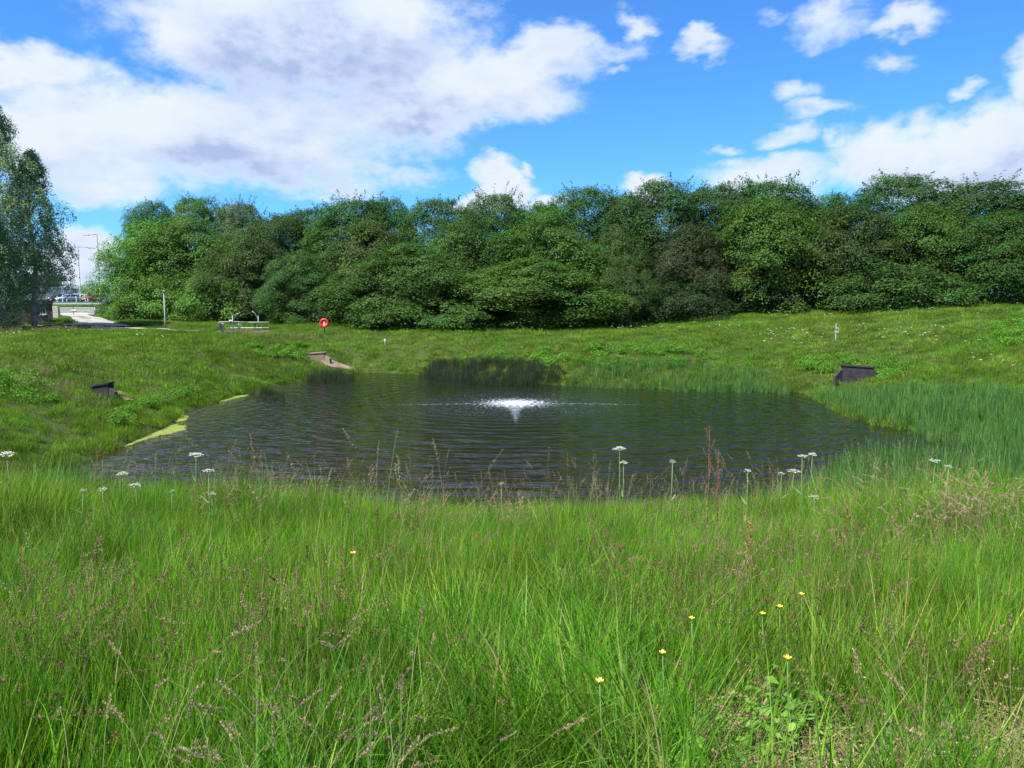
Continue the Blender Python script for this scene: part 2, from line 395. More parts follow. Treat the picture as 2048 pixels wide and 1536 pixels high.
tag(link('pavement', me), 'car park surface beyond the gate', None, None, 'structure')
EXCL = [DRIVE, LANE, ROAD, CARPARK]

# ------------------------------------------------------------------ blades and scattered plants
rng = np.random.default_rng(11)
def blade_mesh(name, n, R, h0, h1, w, mat, cols, seed, lean=.35, curve=.5, L=5, dirbias=0.0, splay=.5):
    r = np.random.default_rng(seed)
    a = r.uniform(0, 2 * np.pi, n); rad = R * np.sqrt(r.uniform(0, 1, n))
    base = np.stack([np.cos(a) * rad, np.sin(a) * rad, np.full(n, -.04)], 1)
    h = r.uniform(h0, h1, n) * (1 - .25 * (rad / R) ** 2)
    la = a * splay + r.uniform(-np.pi, np.pi, n) * (1 - splay) if splay > 0 else r.uniform(0, 2 * np.pi, n)
    ld = np.stack([np.cos(la) + dirbias, np.sin(la), np.zeros(n)], 1)
    l1 = np.abs(r.normal(0, lean, n)) * .6; cv = np.abs(r.normal(0, curve, n))
    sd = np.stack([-np.sin(la), np.cos(la), np.zeros(n)], 1); tw = r.uniform(-1.2, 1.2, n)
    ww = w * r.uniform(.6, 1.35, n)
    V = np.zeros((n, 2 * L + 1, 3)); 
    for i in range(L + 1):
        s = i / L
        ang = l1 + cv * s * s
        # integrate direction for a natural bend
        if i == 0: P = base.copy()
        else: P = P + (np.sin(ang)[:, None] * ld + np.cos(ang)[:, None] * np.array([0, 0, 1])) * (h / L)[:, None]
        wd = ww * (1 - s ** 2.2) * (.55 + .45 * min(1, s * 4))
        ca, sa = np.cos(tw * (.4 + s)), np.sin(tw * (.4 + s))
        side = sd * ca[:, None] + ld * sa[:, None] * .8
        if i < L:
            V[:, 2 * i] = P - side * wd[:, None] / 2; V[:, 2 * i + 1] = P + side * wd[:, None] / 2
        else: V[:, 2 * L] = P
    k = np.arange(n)[:, None] * (2 * L + 1)
    quads = np.concatenate([k + np.array([2 * i, 2 * i + 1, 2 * i + 3, 2 * i + 2]) for i in range(L - 1)], 1).reshape(-1, 4)
    tris = (k + np.array([2 * L - 2, 2 * L - 1, 2 * L])).reshape(-1, 3)
    loops = np.concatenate([quads.ravel(), tris.ravel()]); starts = np.concatenate([np.arange(len(quads)) * 4, len(quads) * 4 + np.arange(len(tris)) * 3])
    C = np.array(cols)[r.choice(len(cols), n)] * r.uniform(.75, 1.25, (n, 1))
    C = np.repeat(C[:, None, :], 2 * L + 1, 1).reshape(-1, 3)
    return np_mesh(name, V.reshape(-1, 3), loops, starts, mat, C, smooth=True)

def join_np(name, parts, mat):
    V = []; lo = []; st = []; C = []; nv = nl = 0
    for me in parts:
        v = np.zeros(len(me.vertices) * 3, np.float32); me.vertices.foreach_get('co', v); V.append(v.reshape(-1, 3))
        l = np.zeros(len(me.loops), np.int32); me.loops.foreach_get('vertex_index', l); lo.append(l + nv)
        s = np.zeros(len(me.polygons), np.int32); me.polygons.foreach_get('loop_start', s); st.append(s + nl)
        c = np.zeros(len(me.vertices) * 4, np.float32); me.color_attributes['col'].data.foreach_get('color', c); C.append(c.reshape(-1, 4)[:, :3])
        nv += len(me.vertices); nl += len(l)
    for m_ in parts: bpy.data.meshes.remove(m_)
    return np_mesh(name, np.concatenate(V), np.concatenate(lo), np.concatenate(st), mat, np.concatenate(C), smooth=True)

def scatter(name, meshes, P, label, tilt=None, scale=(.8, 1.2), seed=0, up=.12, cat=None, group=None):
    """ONE object: every point of its mesh carries one of the small plant meshes (geometry nodes)"""
    r = np.random.default_rng(seed); n = len(P); P = np.asarray(P); fac = P[:, 3] if P.shape[1] == 4 else None; P = P[:, :3]
    src = bpy.data.collections.new(name + '_kinds')
    for i, m_ in enumerate(meshes): src.objects.link(bpy.data.objects.new('%s_kind' % name, m_))
    me = bpy.data.meshes.new(name); me.vertices.add(n); me.vertices.foreach_set('co', np.asarray(P, np.float32).ravel())
    rot = np.stack([r.normal(0, up, n), r.normal(0, up, n), r.uniform(0, 2 * np.pi, n)], 1)
    if tilt is not None: rot[:, 0] += tilt[:, 0]; rot[:, 1] += tilt[:, 1]
    a = me.attributes.new('rot', 'FLOAT_VECTOR', 'POINT'); a.data.foreach_set('vector', rot.astype(np.float32).ravel())
    sc = r.uniform(scale[0], scale[1], n)
    if fac is not None: sc = sc * fac
    a = me.attributes.new('sc', 'FLOAT', 'POINT'); a.data.foreach_set('value', sc.astype(np.float32))
    a = me.attributes.new('pick', 'INT', 'POINT'); a.data.foreach_set('value', r.integers(0, len(meshes), n).astype(np.int32))
    o = link(name, me)
    ng = bpy.data.node_groups.new(name + '_scatter', 'GeometryNodeTree')
    ng.interface.new_socket('Geometry', in_out='INPUT', socket_type='NodeSocketGeometry'); ng.interface.new_socket('Geometry', in_out='OUTPUT', socket_type='NodeSocketGeometry')
    N = ng.nodes; Lk = ng.links; gi = N.new('NodeGroupInput'); go = N.new('NodeGroupOutput')
    ci = N.new('GeometryNodeCollectionInfo'); ci.inputs[0].default_value = src; ci.inputs['Separate Children'].default_value = True; ci.inputs['Reset Children'].default_value = True
    ip = N.new('GeometryNodeInstanceOnPoints'); ip.inputs['Pick Instance'].default_value = True
    def na(nm, ty):
        q = N.new('GeometryNodeInputNamedAttribute'); q.data_type = ty; q.inputs[0].default_value = nm
        return [s_ for s_ in q.outputs if s_.enabled and s_.name == 'Attribute'][0]
    Lk.new(gi.outputs[0], ip.inputs['Points']); Lk.new(ci.outputs[0], ip.inputs['Instance'])
    Lk.new(na('pick', 'INT'), ip.inputs['Instance Index']); Lk.new(na('sc', 'FLOAT'), ip.inputs['Scale'])
    e = N.new('FunctionNodeEulerToRotation'); Lk.new(na('rot', 'FLOAT_VECTOR'), e.inputs[0]); Lk.new(e.outputs[0], ip.inputs['Rotation'])
    Lk.new(ip.outputs[0], go.inputs[0])
    md = o.modifiers.new('scatter', 'NODES'); md.node_group = ng
    tag(o, label, cat, group, 'stuff'); return o

def field(x0, x1, y0, y1, dens, margin=1.15, seed=0, dmin=.05, extra=None, pad=2.0):
    r = np.random.default_rng(seed); n = int((x1 - x0) * (y1 - y0) * dens)
    x = r.uniform(x0, x1, n); y = r.uniform(y0, y1, n)
    k = np.abs(x) < y * .662 * margin + pad; x, y = x[k], y[k]
    if extra is not None: k = extra(x, y); x, y = x[k], y[k]
    d = pond_sd(x, y); k = d > dmin; x, y = x[k], y[k]
    for E in EXCL:
        k = ~inside_poly(x, y, E); x, y = x[k], y[k]
    return np.stack([x, y, terrain(x, y)], 1)
def in_px(pts, Pts, z=None):
    """mask: points lying inside an outline given in photograph pixels, dropped on the ground"""
    P = np.array([(lambda g_: (g_.x, g_.y))(ground(*q) if z is None else hit_z(q[0], q[1], z)) for q in Pts]); return inside_poly(pts[:, 0], pts[:, 1], P)
def edge_d(x, y, Q):
    d = np.full(x.shape, 1e9)
    for i in range(len(Q)):
        a = Q[i]; ab = Q[(i + 1) % len(Q)] - a; t = np.clip(((x - a[0]) * ab[0] + (y - a[1]) * ab[1]) / ((ab ** 2).sum() + 1e-9), 0, 1)
        d = np.minimum(d, np.hypot(x - a[0] - t * ab[0], y - a[1] - t * ab[1]))
    return d
def vnoise(x, y, s, seed=0):
    r = np.random.default_rng(seed); v = 0
    for k in range(7):
        a = r.uniform(0, 2 * np.pi); f_ = s * r.uniform(.6, 1.9); v = v + np.sin((x * np.cos(a) + y * np.sin(a)) * f_ + r.uniform(0, 6.3))
    return v / 3.0

# ------------------------------------------------------------------ trees
bark = worn('bark', (.075, .062, .048), .9, .35, 5, bump=.02, spec=.2)
birch_bark = worn('birch_bark', (.35, .33, .30), .8, .3, 4, bump=.01, dirt=(.06, .055, .05), spec=.2)
crown_mat = leaf_material('tree_leaves', (1, 1, 1), .32, .6, use_objcol=True, rnd=.02, spec=.2)

def leaves_np(P, Nrm, size, r, droop=.25, asp=.6):
    n = len(P); Nrm = Nrm / (np.linalg.norm(Nrm, axis=1, keepdims=True) + 1e-9)
    rd = r.normal(0, 1, (n, 3)); rd[:, 2] -= droop * 3
    T = rd - (rd * Nrm).sum(1, keepdims=True) * Nrm; T /= np.linalg.norm(T, axis=1, keepdims=True) + 1e-9
    B = np.cross(Nrm, T); s = (size * r.uniform(.6, 1.35, n))[:, None]
    v0 = P; v1 = P + T * s * .45 + B * s * asp * .5 + Nrm * s * .06; v2 = P + T * s - Nrm * s * .12; v3 = P + T * s * .45 - B * s * asp * .5 + Nrm * s * .06
    return np.stack([v0, v1, v2, v3], 1)
def prof_round(t): return np.sqrt(np.clip(1 - (2 * t - 1) ** 2, 0, 1)) ** .8
def prof_bush(t): return np.clip(1 - t ** 2.4, 0, 1) ** .55 * (.82 + .18 * np.sin(t * 3.1))
def prof_birch(t): return np.clip(1 - t, 0, 1) ** .7 * np.clip(t * 2.6 + .22, 0, 1) * 1.12
def crown(name, w, h, z0, puffs, per, leaf, prof, seed, sprays=30, flat=.62, spray_up=.6, tint_amp=.30, fill=.25, puff_r=(.5, 1.15), droop=.25):
    r = np.random.default_rng(seed); P = []; N_ = []; C = []
    ph = r.uniform(0, 6.28, 8)
    t = r.uniform(0, 1, puffs); keep = r.uniform(0, 1, puffs) < (prof(t) * .8 + .35); t = t[keep]; a = r.uniform(0, 2 * np.pi, len(t))
    lump = 1 + .20 * np.sin(3 * a + ph[0] + t * 4) + .15 * np.sin(5 * a + ph[1] - t * 7) + .10 * np.sin(2 * a + ph[2] + t * 13)
    rad = w / 2 * prof(t) * lump * np.where(r.uniform(0, 1, len(t)) < fill, r.uniform(.2, .8, len(t)), r.uniform(.86, 1.03, len(t)))
    c = np.stack([np.cos(a) * rad, np.sin(a) * rad, z0 + t * (h - z0) - .3], 1)
    pr = r.uniform(*puff_r, len(t)) * (.72 + .35 * prof(t)); tone = r.uniform(1 - tint_amp, 1 + tint_amp, len(t)); warm = r.normal(0, .07, len(t))
    for i in range(len(t)):
        k = int(per * pr[i] ** 2 * 1.3) + 8
        d = r.normal(0, 1, (k, 3)); d /= np.linalg.norm(d, axis=1, keepdims=True)
        d[:, 2] = np.where(d[:, 2] < -.25, -d[:, 2], d[:, 2])
        q = c[i] + d * np.array([1, 1, flat]) * pr[i] * r.uniform(.45, 1.0, (k, 1)) ** .5
        q[:, 2] -= .28 * pr[i] * (d[:, 0] ** 2 + d[:, 1] ** 2)
        out = np.array([np.cos(a[i]), np.sin(a[i]), 0])
        P.append(q); N_.append(d * .55 + out * .35 + np.array([0, 0, .75]) + r.normal(0, .38, (k, 3)))
        C.append(np.stack([np.full(k, tone[i] * (1 + warm[i] * 1.8)), np.full(k, tone[i]), np.full(k, tone[i] * (1 - warm[i]))], 1) * r.uniform(.8, 1.2, (k, 1)))
    for i in range(sprays):                              # shoots that break the outline
        tt = r.uniform(.25, 1.0) if i % 3 else r.uniform(.85, 1.0); aa = r.uniform(0, 2 * np.pi)
        o = np.array([np.cos(aa) * w / 2 * prof(np.array([min(tt, .97)]))[0] * .95, np.sin(aa) * w / 2 * prof(np.array([min(tt, .97)]))[0] * .95, z0 + tt * (h - z0) - .3])
        dd = np.array([np.cos(aa) * (1.1 - spray_up * tt), np.sin(aa) * (1.1 - spray_up * tt), spray_up * (.25 + tt)]); dd /= np.linalg.norm(dd)
        ln = r.uniform(.45, 1.25) * (1.5 if sprays > 80 else 1); k = 34; s = r.uniform(0, 1, k)
        q = o + dd * (s * ln)[:, None] + r.normal(0, .12, (k, 3)) * (1.15 - s)[:, None]
        P.append(q); N_.append(np.tile([0, 0, .8], (k, 1)) + r.normal(0, .5, (k, 3))); C.append(np.tile(np.array([1.05, 1.1, .95]) * r.uniform(.85, 1.15), (k, 1)))
    P = np.concatenate(P); N_ = np.concatenate(N_); C = np.concatenate(C)
    k = P[:, 2] > .02; P, N_, C = P[k], N_[k], C[k]
    V = leaves_np(P, N_, leaf, r, droop); n = len(P)
    return np_mesh(name, V.reshape(-1, 3), np.arange(4 * n), np.arange(n) * 4, crown_mat, np.repeat(C, 4, 0))
def trunk_mesh(name, h, r0, seed, mat, limbs=8, spread=2.4, up=.8, start=.2):
    r = random.Random(seed); mb = MB(); bend = [(r.uniform(-.25, .25), r.uniform(-.25, .25)) for _ in range(7)]
    pts = [Vector((bend[i][0] * i / 6, bend[i][1] * i / 6, -.3 + (h + .3) * i / 6)) for i in range(7)]
    mb.tube(pts, [r0 * (1.25, 1, .85, .68, .5, .32, .12)[i] for i in range(7)], 8)
    for k in range(limbs):
        s = start + (1 - start - .1) * k / limbs; i = int(s * 6); p0 = pts[i].lerp(pts[i + 1], s * 6 - i); a = r.uniform(0, 6.28); L = spread * (1.1 - s) * r.uniform(.8, 1.2) + .5
        p1 = p0 + Vector((math.cos(a) * L * .5, math.sin(a) * L * .5, L * up * .45)); p2 = p1 + Vector((math.cos(a + .3) * L * .5, math.sin(a + .3) * L * .5, L * up * .6))
        mb.tube([p0, p1, p2], [r0 * .42 * (1.1 - s), r0 * .26 * (1.1 - s), .015], 5)
    o = mb.build(name, mat, None, True); me = o.data; bpy.data.objects.remove(o); return me

CR = {}
CR['tall'] = [crown('crown', 8.2, 13, .6, 760, 125, .155, prof_round, 100 + i, 34 + 26 * i) for i in range(3)]
CR['bush'] = [crown('crown', 9.0, 9, 0, 520, 135, .15, prof_bush, 200 + i, 46) for i in range(3)]
CR['low'] = [crown('crown', 8.0, 4.2, 0, 210, 100, .17, prof_bush, 300 + i, 30, spray_up=.5) for i in range(2)]
TRK = {'tall': trunk_mesh('trunk', 11, .22, 5, bark), 'bush': trunk_mesh('trunk', 7.5, .18, 6, bark, 9, 3), 'low': trunk_mesh('trunk', 3.2, .10, 7, bark, 9, 2.5, .5)}
CRH = {'tall': (8.2, 13), 'bush': (9.0, 9), 'low': (8.0, 4.2)}
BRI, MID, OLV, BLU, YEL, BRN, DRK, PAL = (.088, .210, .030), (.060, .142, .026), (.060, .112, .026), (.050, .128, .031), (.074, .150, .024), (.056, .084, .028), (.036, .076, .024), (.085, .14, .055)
TREES = [  # kind, column, top, width in px, depth, colour, name, label
 ('bush', 306, 440, 168, 88, BRI, 'leafy_tree', 'bright green leafy tree at the left end of the wood, beside the metal gate'),
 ('tall', 312, 400, 85, 97, BLU, 'leafy_tree', 'spiky dark top poking out above the bright green tree by the gate'),
 ('bush', 385, 432, 210, 86, MID, 'leafy_tree', 'broad mid green tree above and behind the thin lamp post'),
 ('tall', 405, 394, 110, 96, MID, 'leafy_tree', 'tall shoot-topped tree rising behind the broad one at the lamp post'),
 ('tall', 488, 402, 95, 95, PAL, 'willow_tree', 'pale feathery tree top left of the brownish trees'),
 ('low', 440, 545, 150, 80, BRI, 'leafy_bush', 'bright green low bush directly behind the railed platform'),
 ('low', 325, 555, 140, 82, BRI, 'leafy_bush', 'bright green low bush at the foot of the thin lamp post'),
 ('low', 262, 580, 80, 85, BRI, 'leafy_bush', 'low leafy bush nearest the gate at the edge of the drive'),
 ('bush', 505, 452, 150, 80, OLV, 'hawthorn_tree', 'dull olive tree just right of the railed platform'),
 ('tall', 560, 425, 120, 86, OLV, 'leafy_tree', 'olive tree with thin sparse top in the dip of the treeline'),
 ('tall', 625, 418, 115, 88, BLU, 'sycamore_tree', 'blue-green tree in the dip of the treeline above the lifebuoy'),
 ('tall', 715, 396, 160, 84, BLU, 'sycamore_tree', 'blue-green round-topped tree behind the brownish hawthorn'),
 ('tall', 775, 394, 100, 87, BLU, 'sycamore_tree', 'narrow blue-green tree between the round-topped tree and the gap to its right'),
 ('bush', 605, 500, 130, 76, BLU, 'sycamore_tree', 'dark blue-green tree standing above and left of the lifebuoy'),
 ('bush', 740, 440, 170, 78, OLV, 'hawthorn_tree', 'brownish olive hawthorn above and right of the lifebuoy'),
 ('bush', 820, 485, 230, 73, MID, 'hazel_tree', 'wide mid green tree leaning over the grass right of the lifebuoy'),
 ('low', 880, 588, 230, 70, MID, 'leafy_bush', 'low green bush at the foot of the wide tree, reaching onto the grass'),
 ('tall', 878, 398, 140, 84, BLU, 'sycamore_tree', 'blue-green tree left of the white cloud heap'),
 ('tall', 990, 386, 125, 86, BLU, 'sycamore_tree', 'tree with an upright tuft in front of the white cloud heap'),
 ('bush', 935, 430, 170, 78, MID, 'hazel_tree', 'mid green tree filling the middle, under the white cloud heap'),
 ('tall', 1078, 402, 115, 86, MID, 'leafy_tree', 'tree top in the notch right of the white cloud heap'),
 ('tall', 1165, 374, 135, 86, BLU, 'sycamore_tree', 'tall pale-topped tree between the two white clouds'),
 ('bush', 1095, 418, 215, 77, MID, 'hazel_tree', 'large mid green tree behind the yellow-green front tree'),
 ('bush', 1065, 515, 270, 71, YEL, 'hazel_tree', 'yellow-green wide front tree in the middle, its skirts touching the grass'),
 ('tall', 1248, 386, 105, 86, MID, 'leafy_tree', 'light green tree top just left of the small white cloud'),
 ('bush', 1235, 450, 120, 77, OLV, 'hawthorn_tree', 'tree with a slightly brownish top right of the large middle tree'),
 ('bush', 1256, 508, 105, 71, OLV, 'hawthorn_tree', 'small olive rounded tree right of the yellow-green front tree'),
 ('tall', 1335, 358, 165, 83, BLU, 'sycamore_tree', 'high blue-green tree right of the small white cloud'),
 ('bush', 1375, 445, 150, 76, BRN, 'hawthorn_tree', 'dark brownish green tree below the high blue-green ones'),
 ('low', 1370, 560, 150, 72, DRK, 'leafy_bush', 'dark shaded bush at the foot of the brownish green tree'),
 ('tall', 1435, 368, 125, 84, BLU, 'sycamore_tree', 'blue-green tree directly right of the high one'),
 ('tall', 1530, 358, 165, 83, BLU, 'sycamore_tree', 'broad blue-green tree behind the yellowish slope of leaves'),
 ('bush', 1530, 392, 215, 76, YEL, 'cherry_tree', 'large yellow-green tree with upward shoots, right half of the wood'),
 ('tall', 1645, 386, 120, 82, MID, 'leafy_tree', 'mid green tree left of the domed tree'),
 ('tall', 1785, 350, 175, 80, BLU, 'sycamore_tree', 'domed blue-green tree, the highest and roundest top on the right'),
 ('bush', 1690, 408, 210, 74, OLV, 'cherry_tree', 'olive green tree in front and left of the domed tree'),
 ('tall', 1945, 362, 190, 78, BLU, 'sycamore_tree', 'second domed tree near the right end of the wood'),
 ('bush', 1850, 405, 200, 72, MID, 'cherry_tree', 'mid green tree between and below the two domed trees'),
 ('low', 1800, 525, 210, 67, MID, 'leafy_bush', 'drooping bush with large dark gaps below the domed trees'),
 ('tall', 2055, 380, 130, 77, DRK, 'leafy_tree', 'dark tree top at the right edge of the photo'),
 ('bush', 1990, 420, 200, 68, MID, 'cherry_tree', 'leafy tree at the right end where the bank meets the wood'),
 ('bush', 2150, 410, 240, 68, OLV, 'cherry_tree', 'olive tree just past the right edge of the photo'),
]
rr = random.Random(3)
cnt = {}
for kind, px, top, wpx, Yd, colr, nm, lab in TREES:
    b0 = at(px, Yd); tp = at_h(px, top, Yd); w0, h0 = CRH[kind]; sxy = wpx * 1.18 / F * Yd / w0; sz_ = (tp.z - b0.z) / h0
    i = cnt.get(kind, 0); cnt[kind] = i + 1
    T = empty(nm, (b0.x, b0.y, b0.z), rr.uniform(0, 6.28)); tag(T, lab, 'bush' if 'bush' in nm else 'tree', 'trees and bushes of the wood behind the pond')
    T.scale = (sxy, sxy, sz_)
    c_ = link('crown', CR[kind][i % len(CR[kind])], T); c_['kind'] = 'stuff'
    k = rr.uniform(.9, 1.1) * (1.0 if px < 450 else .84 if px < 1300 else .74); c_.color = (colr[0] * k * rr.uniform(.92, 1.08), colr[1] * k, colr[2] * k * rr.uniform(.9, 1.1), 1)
    tk = link('trunk', TRK[kind], T)

# birches on the left
def birch(px, top, wpx, Yd, seed, lab, n_spr, colr, lean=0.0, zmin=.3):
    b0 = at(px, Yd); tp = at_h(px, top, Yd); h = tp.z - b0.z; w = wpx / F * Yd; r = np.random.default_rng(seed)
    T = empty('birch_tree', b0); tag(T, lab, 'tree', 'birch trees beside the brick hut')
    P = []; N_ = []; C = []; mb = MB()
    stem = [Vector((lean * (i / 8) ** 1.5 + .15 * math.sin(i * 1.3 + seed), .1 * math.cos(i + seed), -.3 + (h + .1) * i / 8)) for i in range(9)]
    mb.tube(stem, [.20 * (1.2 - i / 8) + .01 for i in range(9)], 7)
    for k in range(n_spr):
        t_ = r.uniform(.04, .995) ** .9; a = r.uniform(0, 6.28); pw = prof_birch(np.array([t_]))[0] * w / 2
        lump = 1 + .25 * math.sin(3 * a + t_ * 9 + seed) + .15 * math.sin(t_ * 31 + a)
        rad = pw * lump * r.uniform(.25, 1.0) ** .5; i = min(7, int(t_ * 8)); st = stem[i].lerp(stem[i + 1], t_ * 8 - i)
        e = Vector((st.x + math.cos(a) * rad, st.y + math.sin(a) * rad, t_ * h + .25 * rad * (1 if t_ > .2 else 0)))
        if k % 9 == 0:
            s0 = Vector((st.x, st.y, max(.8, st.z - rad * .9))); mb.tube([s0, s0.lerp(e, .55) + Vector((0, 0, .15)), e], [.045, .025, .008], 4, False)
        m_ = int(r.integers(26, 44)); ln = r.uniform(.5, 1.5) * (.55 + .6 * (1 - t_)); s = r.uniform(0, 1, m_)
        od = np.array([math.cos(a), math.sin(a), 0])
        q = np.array(e) + od * (s * .35 * ln)[:, None] + np.array([0, 0, -1]) * (s ** 1.3 * ln)[:, None] + r.normal(0, .13, (m_, 3))
        P.append(q); N_.append(np.tile(od * .6 + np.array([0, 0, .35]), (m_, 1)) + r.normal(0, .7, (m_, 3)))
        tn = r.uniform(.75, 1.25); C.append(np.tile([tn, tn, tn], (m_, 1)) * r.uniform(.8, 1.2, (m_, 1)))
    P = np.concatenate(P); N_ = np.concatenate(N_); C = np.concatenate(C); k = P[:, 2] > zmin; P, N_, C = P[k], N_[k], C[k]
    V = leaves_np(P, N_, .155, r, .5, .55); n = len(P)
    c_ = link('crown', np_mesh('crown', V.reshape(-1, 3), np.arange(4 * n), np.arange(n) * 4, crown_mat, np.repeat(C, 4, 0)), T); c_.color = (*colr, 1); c_['kind'] = 'stuff'
    tr = mb.build('trunk', birch_bark, T, True)
birch(-12, 165, 290, 64.5, 3, 'tallest grey-green birch at the left edge, standing in front of the brick hut', 1800, (.22, .32, .165), .2, 1.4)
birch(72, 298, 150, 66.5, 4, 'slender shorter birch with drooping tips, right of the tallest birch', 900, (.21, .31, .17), .4, 3.0)
birch(-90, 300, 200, 60, 5, 'birch just past the left edge of the photo', 600, (.20, .29, .16))
birch(2, 430, 140, 62.5, 8, 'low bushy birch growth covering the left part of the brick hut', 520, (.18, .27, .12))

# ------------------------------------------------------------------ buildings beyond the gate
galv = worn('galvanised_steel', (.16, .185, .195), .45, .15, 8, metal=.35, spec=.5)
galv_green = worn('weathered_green_steel', (.11, .155, .13), .5, .18, 9, metal=.2)
darkm = worn('dark_painted_metal', (.035, .04, .045), .5, .2, 9)
white = worn('white_paint', (.76, .77, .76), .45, .06, 5)
cream = worn('cream_render', (.62, .58, .47), .85, .08, 1, dirt=(.35, .33, .28), spec=.2)
fasc = worn('brown_fascia', (.23, .205, .175), .8, .12, 1.2, dirt=(.12, .11, .10), spec=.2)
glassm, t, b = new_mat('window_glass'); b.inputs['Base Color'].default_value = (.02, .028, .04, 1); b.inputs['Roughness'].default_value = .06
old_conc = worn('old_concrete', (.21, .16, .12), .95, .25, 3, bump=.012, dirt=(.10, .09, .06), spec=.15)
dark_conc = worn('dark_stained_concrete', (.040, .036, .040), .9, .35, 3, bump=.012, dirt=(.018, .017, .02), spec=.15)

brm, t, b = new_mat('brown_brick')
bt = t.n.new('ShaderNodeTexBrick'); bt.inputs['Scale'].default_value = 1.0
for k, v in (('Color1', (.17, .085, .055, 1)), ('Color2', (.115, .062, .045, 1)), ('Mortar', (.22, .20, .18, 1)), ('Mortar Size', .010), ('Brick Width', .225), ('Row Height', .075)): bt.inputs[k].default_value = v
x, y, z = t.sep(t.obj()); t.l.new(t.comb(t.m('ADD', x, y), z, 0.0), bt.inputs['Vector'])
t.put(b.inputs['Base Color'], t.mix(t.ramp(t.noise(t.obj(), 1.8, 4), .35, .7, 0, .5), bt.outputs['Color'], (.09, .075, .06))); b.inputs['Roughness'].default_value = .9

p0 = at(106, 71.5); HX1 = p0.x; hz = p0.z; top = at_h(100, 600, 71.5).z - hz; HW = 4.4
TH = math.radians(30)
H = empty('brick_hut', (HX1 - HW / 2 * math.cos(TH) - 1.5 * math.sin(TH), 71.5 - HW / 2 * math.sin(TH) + 1.5 * math.cos(TH), hz), TH); tag(H, 'small flat roofed brown brick hut with one white window, half hidden by birches', 'hut')
bm_ = MB(); wx0, wx1, wz0, wz1 = HW / 2 - .95, HW / 2 - .50, top - 1.32, top - .70
y0 = -1.5
for a0, a1, c0, c1 in ((-HW / 2, wx0, -.5, top - .42), (wx1, HW / 2, -.5, top - .42), (wx0, wx1, -.5, wz0), (wx0, wx1, wz1, top - .42)):
    bm_.box(((a0 + a1) / 2, y0 + .11, (c0 + c1) / 2), (a1 - a0, .22, c1 - c0))
for sx in (-1, 1): bm_.box((sx * (HW / 2 - .11), .112, (top - .42 - .5) / 2), (.22, 2.77, top - .42 + .5))
bm_.box((0, 1.39, (top - .42 - .5) / 2), (HW - .45, .21, top - .42 + .5))
bm_.build('wall', brm, H)
MB().box((0, 0, top - .21), (HW + .16, 3.16, .42), b=.02).build('roof', worn('dark_felt_fascia', (.055, .048, .044), .8, .25, 3, dirt=(.12, .11, .10)), H)
wf = MB(); zc = (wz0 + wz1) / 2; xc = (wx0 + wx1) / 2
for a, c_, d_ in (((xc, y0 + .05, wz1 - .03), 0, (.45, .06, .06)), ((xc, y0 + .05, wz0 + .03), 0, (.45, .06, .06)), ((wx0 + .03, y0 + .05, zc), 0, (.06, .06, .50)), ((wx1 - .03, y0 + .05, zc), 0, (.06, .06, .50)), ((xc - .02, y0 + .05, zc), 0, (.05, .055, .50))): wf.box(a, d_)
fr = wf.build('window', white, H)
MB().box((xc, y0 + .09, zc), (.34, .02, .5)).build('pane', glassm, fr)
MB().box((xc, y0 - .05, wz0 - .045), (.60, .14, .07), b=.01).build('sill', white, fr)
q = at_h(87, 606, 71.3)
P_ = MB(); P_.tube([(q.x, q.y, hz + 1.55), (q.x, q.y, at_h(87, 594, 71.3).z)], .035); P_.tube([(q.x, q.y, hz + 1.75), (q.x - .22, q.y - .02, hz + 1.80)], .03); P_.box((q.x - .24, q.y - .06, hz + 1.78), (.12, .22, .10), b=.02)
o = P_.build('camera_pole', white); tag(o, 'white pole with a small security camera on the corner of the brick hut', 'camera pole')
# cycle-hoop railings before the hut
hb = MB(); xa, xb = at(76, 69.8), at(99, 69.6)
hb.tube([xa + Vector((0, 0, -.1)), xa + Vector((0, 0, .42)), xa + Vector((.4, 0, .75)), xb + Vector((-.2, 0, .80)), xb + Vector((-.02, 0, .70)), xb + Vector((0, 0, -.1))], .035)
hb.tube([xa.lerp(xb, .6) + Vector((0, 0, .55)), xb + Vector((0, 0, .35))], .03)
o = hb.build('pipe_hoop', galv); tag(o, 'bent grey pipe hoop standing in front of the brick hut', 'pipe hoop')
a_, b_ = at(106, 78), at(118, 92)
wl = MB(); wl.box(((at(111, 80).x), 80, at(111, 80).z + .45), (.75, .2, 1.5), b=.02); o = wl.build('low_wall', worn('pale_block', (.36, .33, .28), .9, .15, 4, spec=.2)); tag(o, 'short pale concrete wall between the brick hut and the gate', 'wall')

# gate: a pair of seven-bar leaves in one frame line
G = empty('metal_gate', at(155, 97)); tag(G, 'galvanised multi-bar metal gate closed across the drive', 'gate'); gz = G.location
gl, gr = at(118.5, 97), at(191, 97); gtop = at_h(150, 616, 97).z - gz.z
for q in (gl, gr):
    MB().tube([(q.x - gz.x, 0, -.4), (q.x - gz.x, 0, gtop + .12)], .085, 10).build('post', galv, G, True)
midx = (gl.x + gr.x) / 2 - gz.x - .45
for xa, xb in ((gl.x - gz.x + .12, midx - .04), (midx + .04, gr.x - gz.x - .12)):
    fr_ = MB()
    for xx in (xa, xb): fr_.tube([(xx, 0, .12), (xx, 0, gtop)], .035)
    fr_.tube([(xa, 0, .15), (xb, 0, gtop - .05)], .02)
    leaf = fr_.build('gate_leaf', galv, G)
    for k in range(7): MB().tube([(xa, -.01, .12 + (gtop - .12) * (k / 6) ** 1.15), (xb, -.01, .12 + (gtop - .12) * (k / 6) ** 1.15)], .026 if k < 6 else .036, 6).build('bar', galv, leaf)
MB().box((midx + .05, -.06, gtop - .28), (.55, .02, .12)).build('sign_plate', white, G)
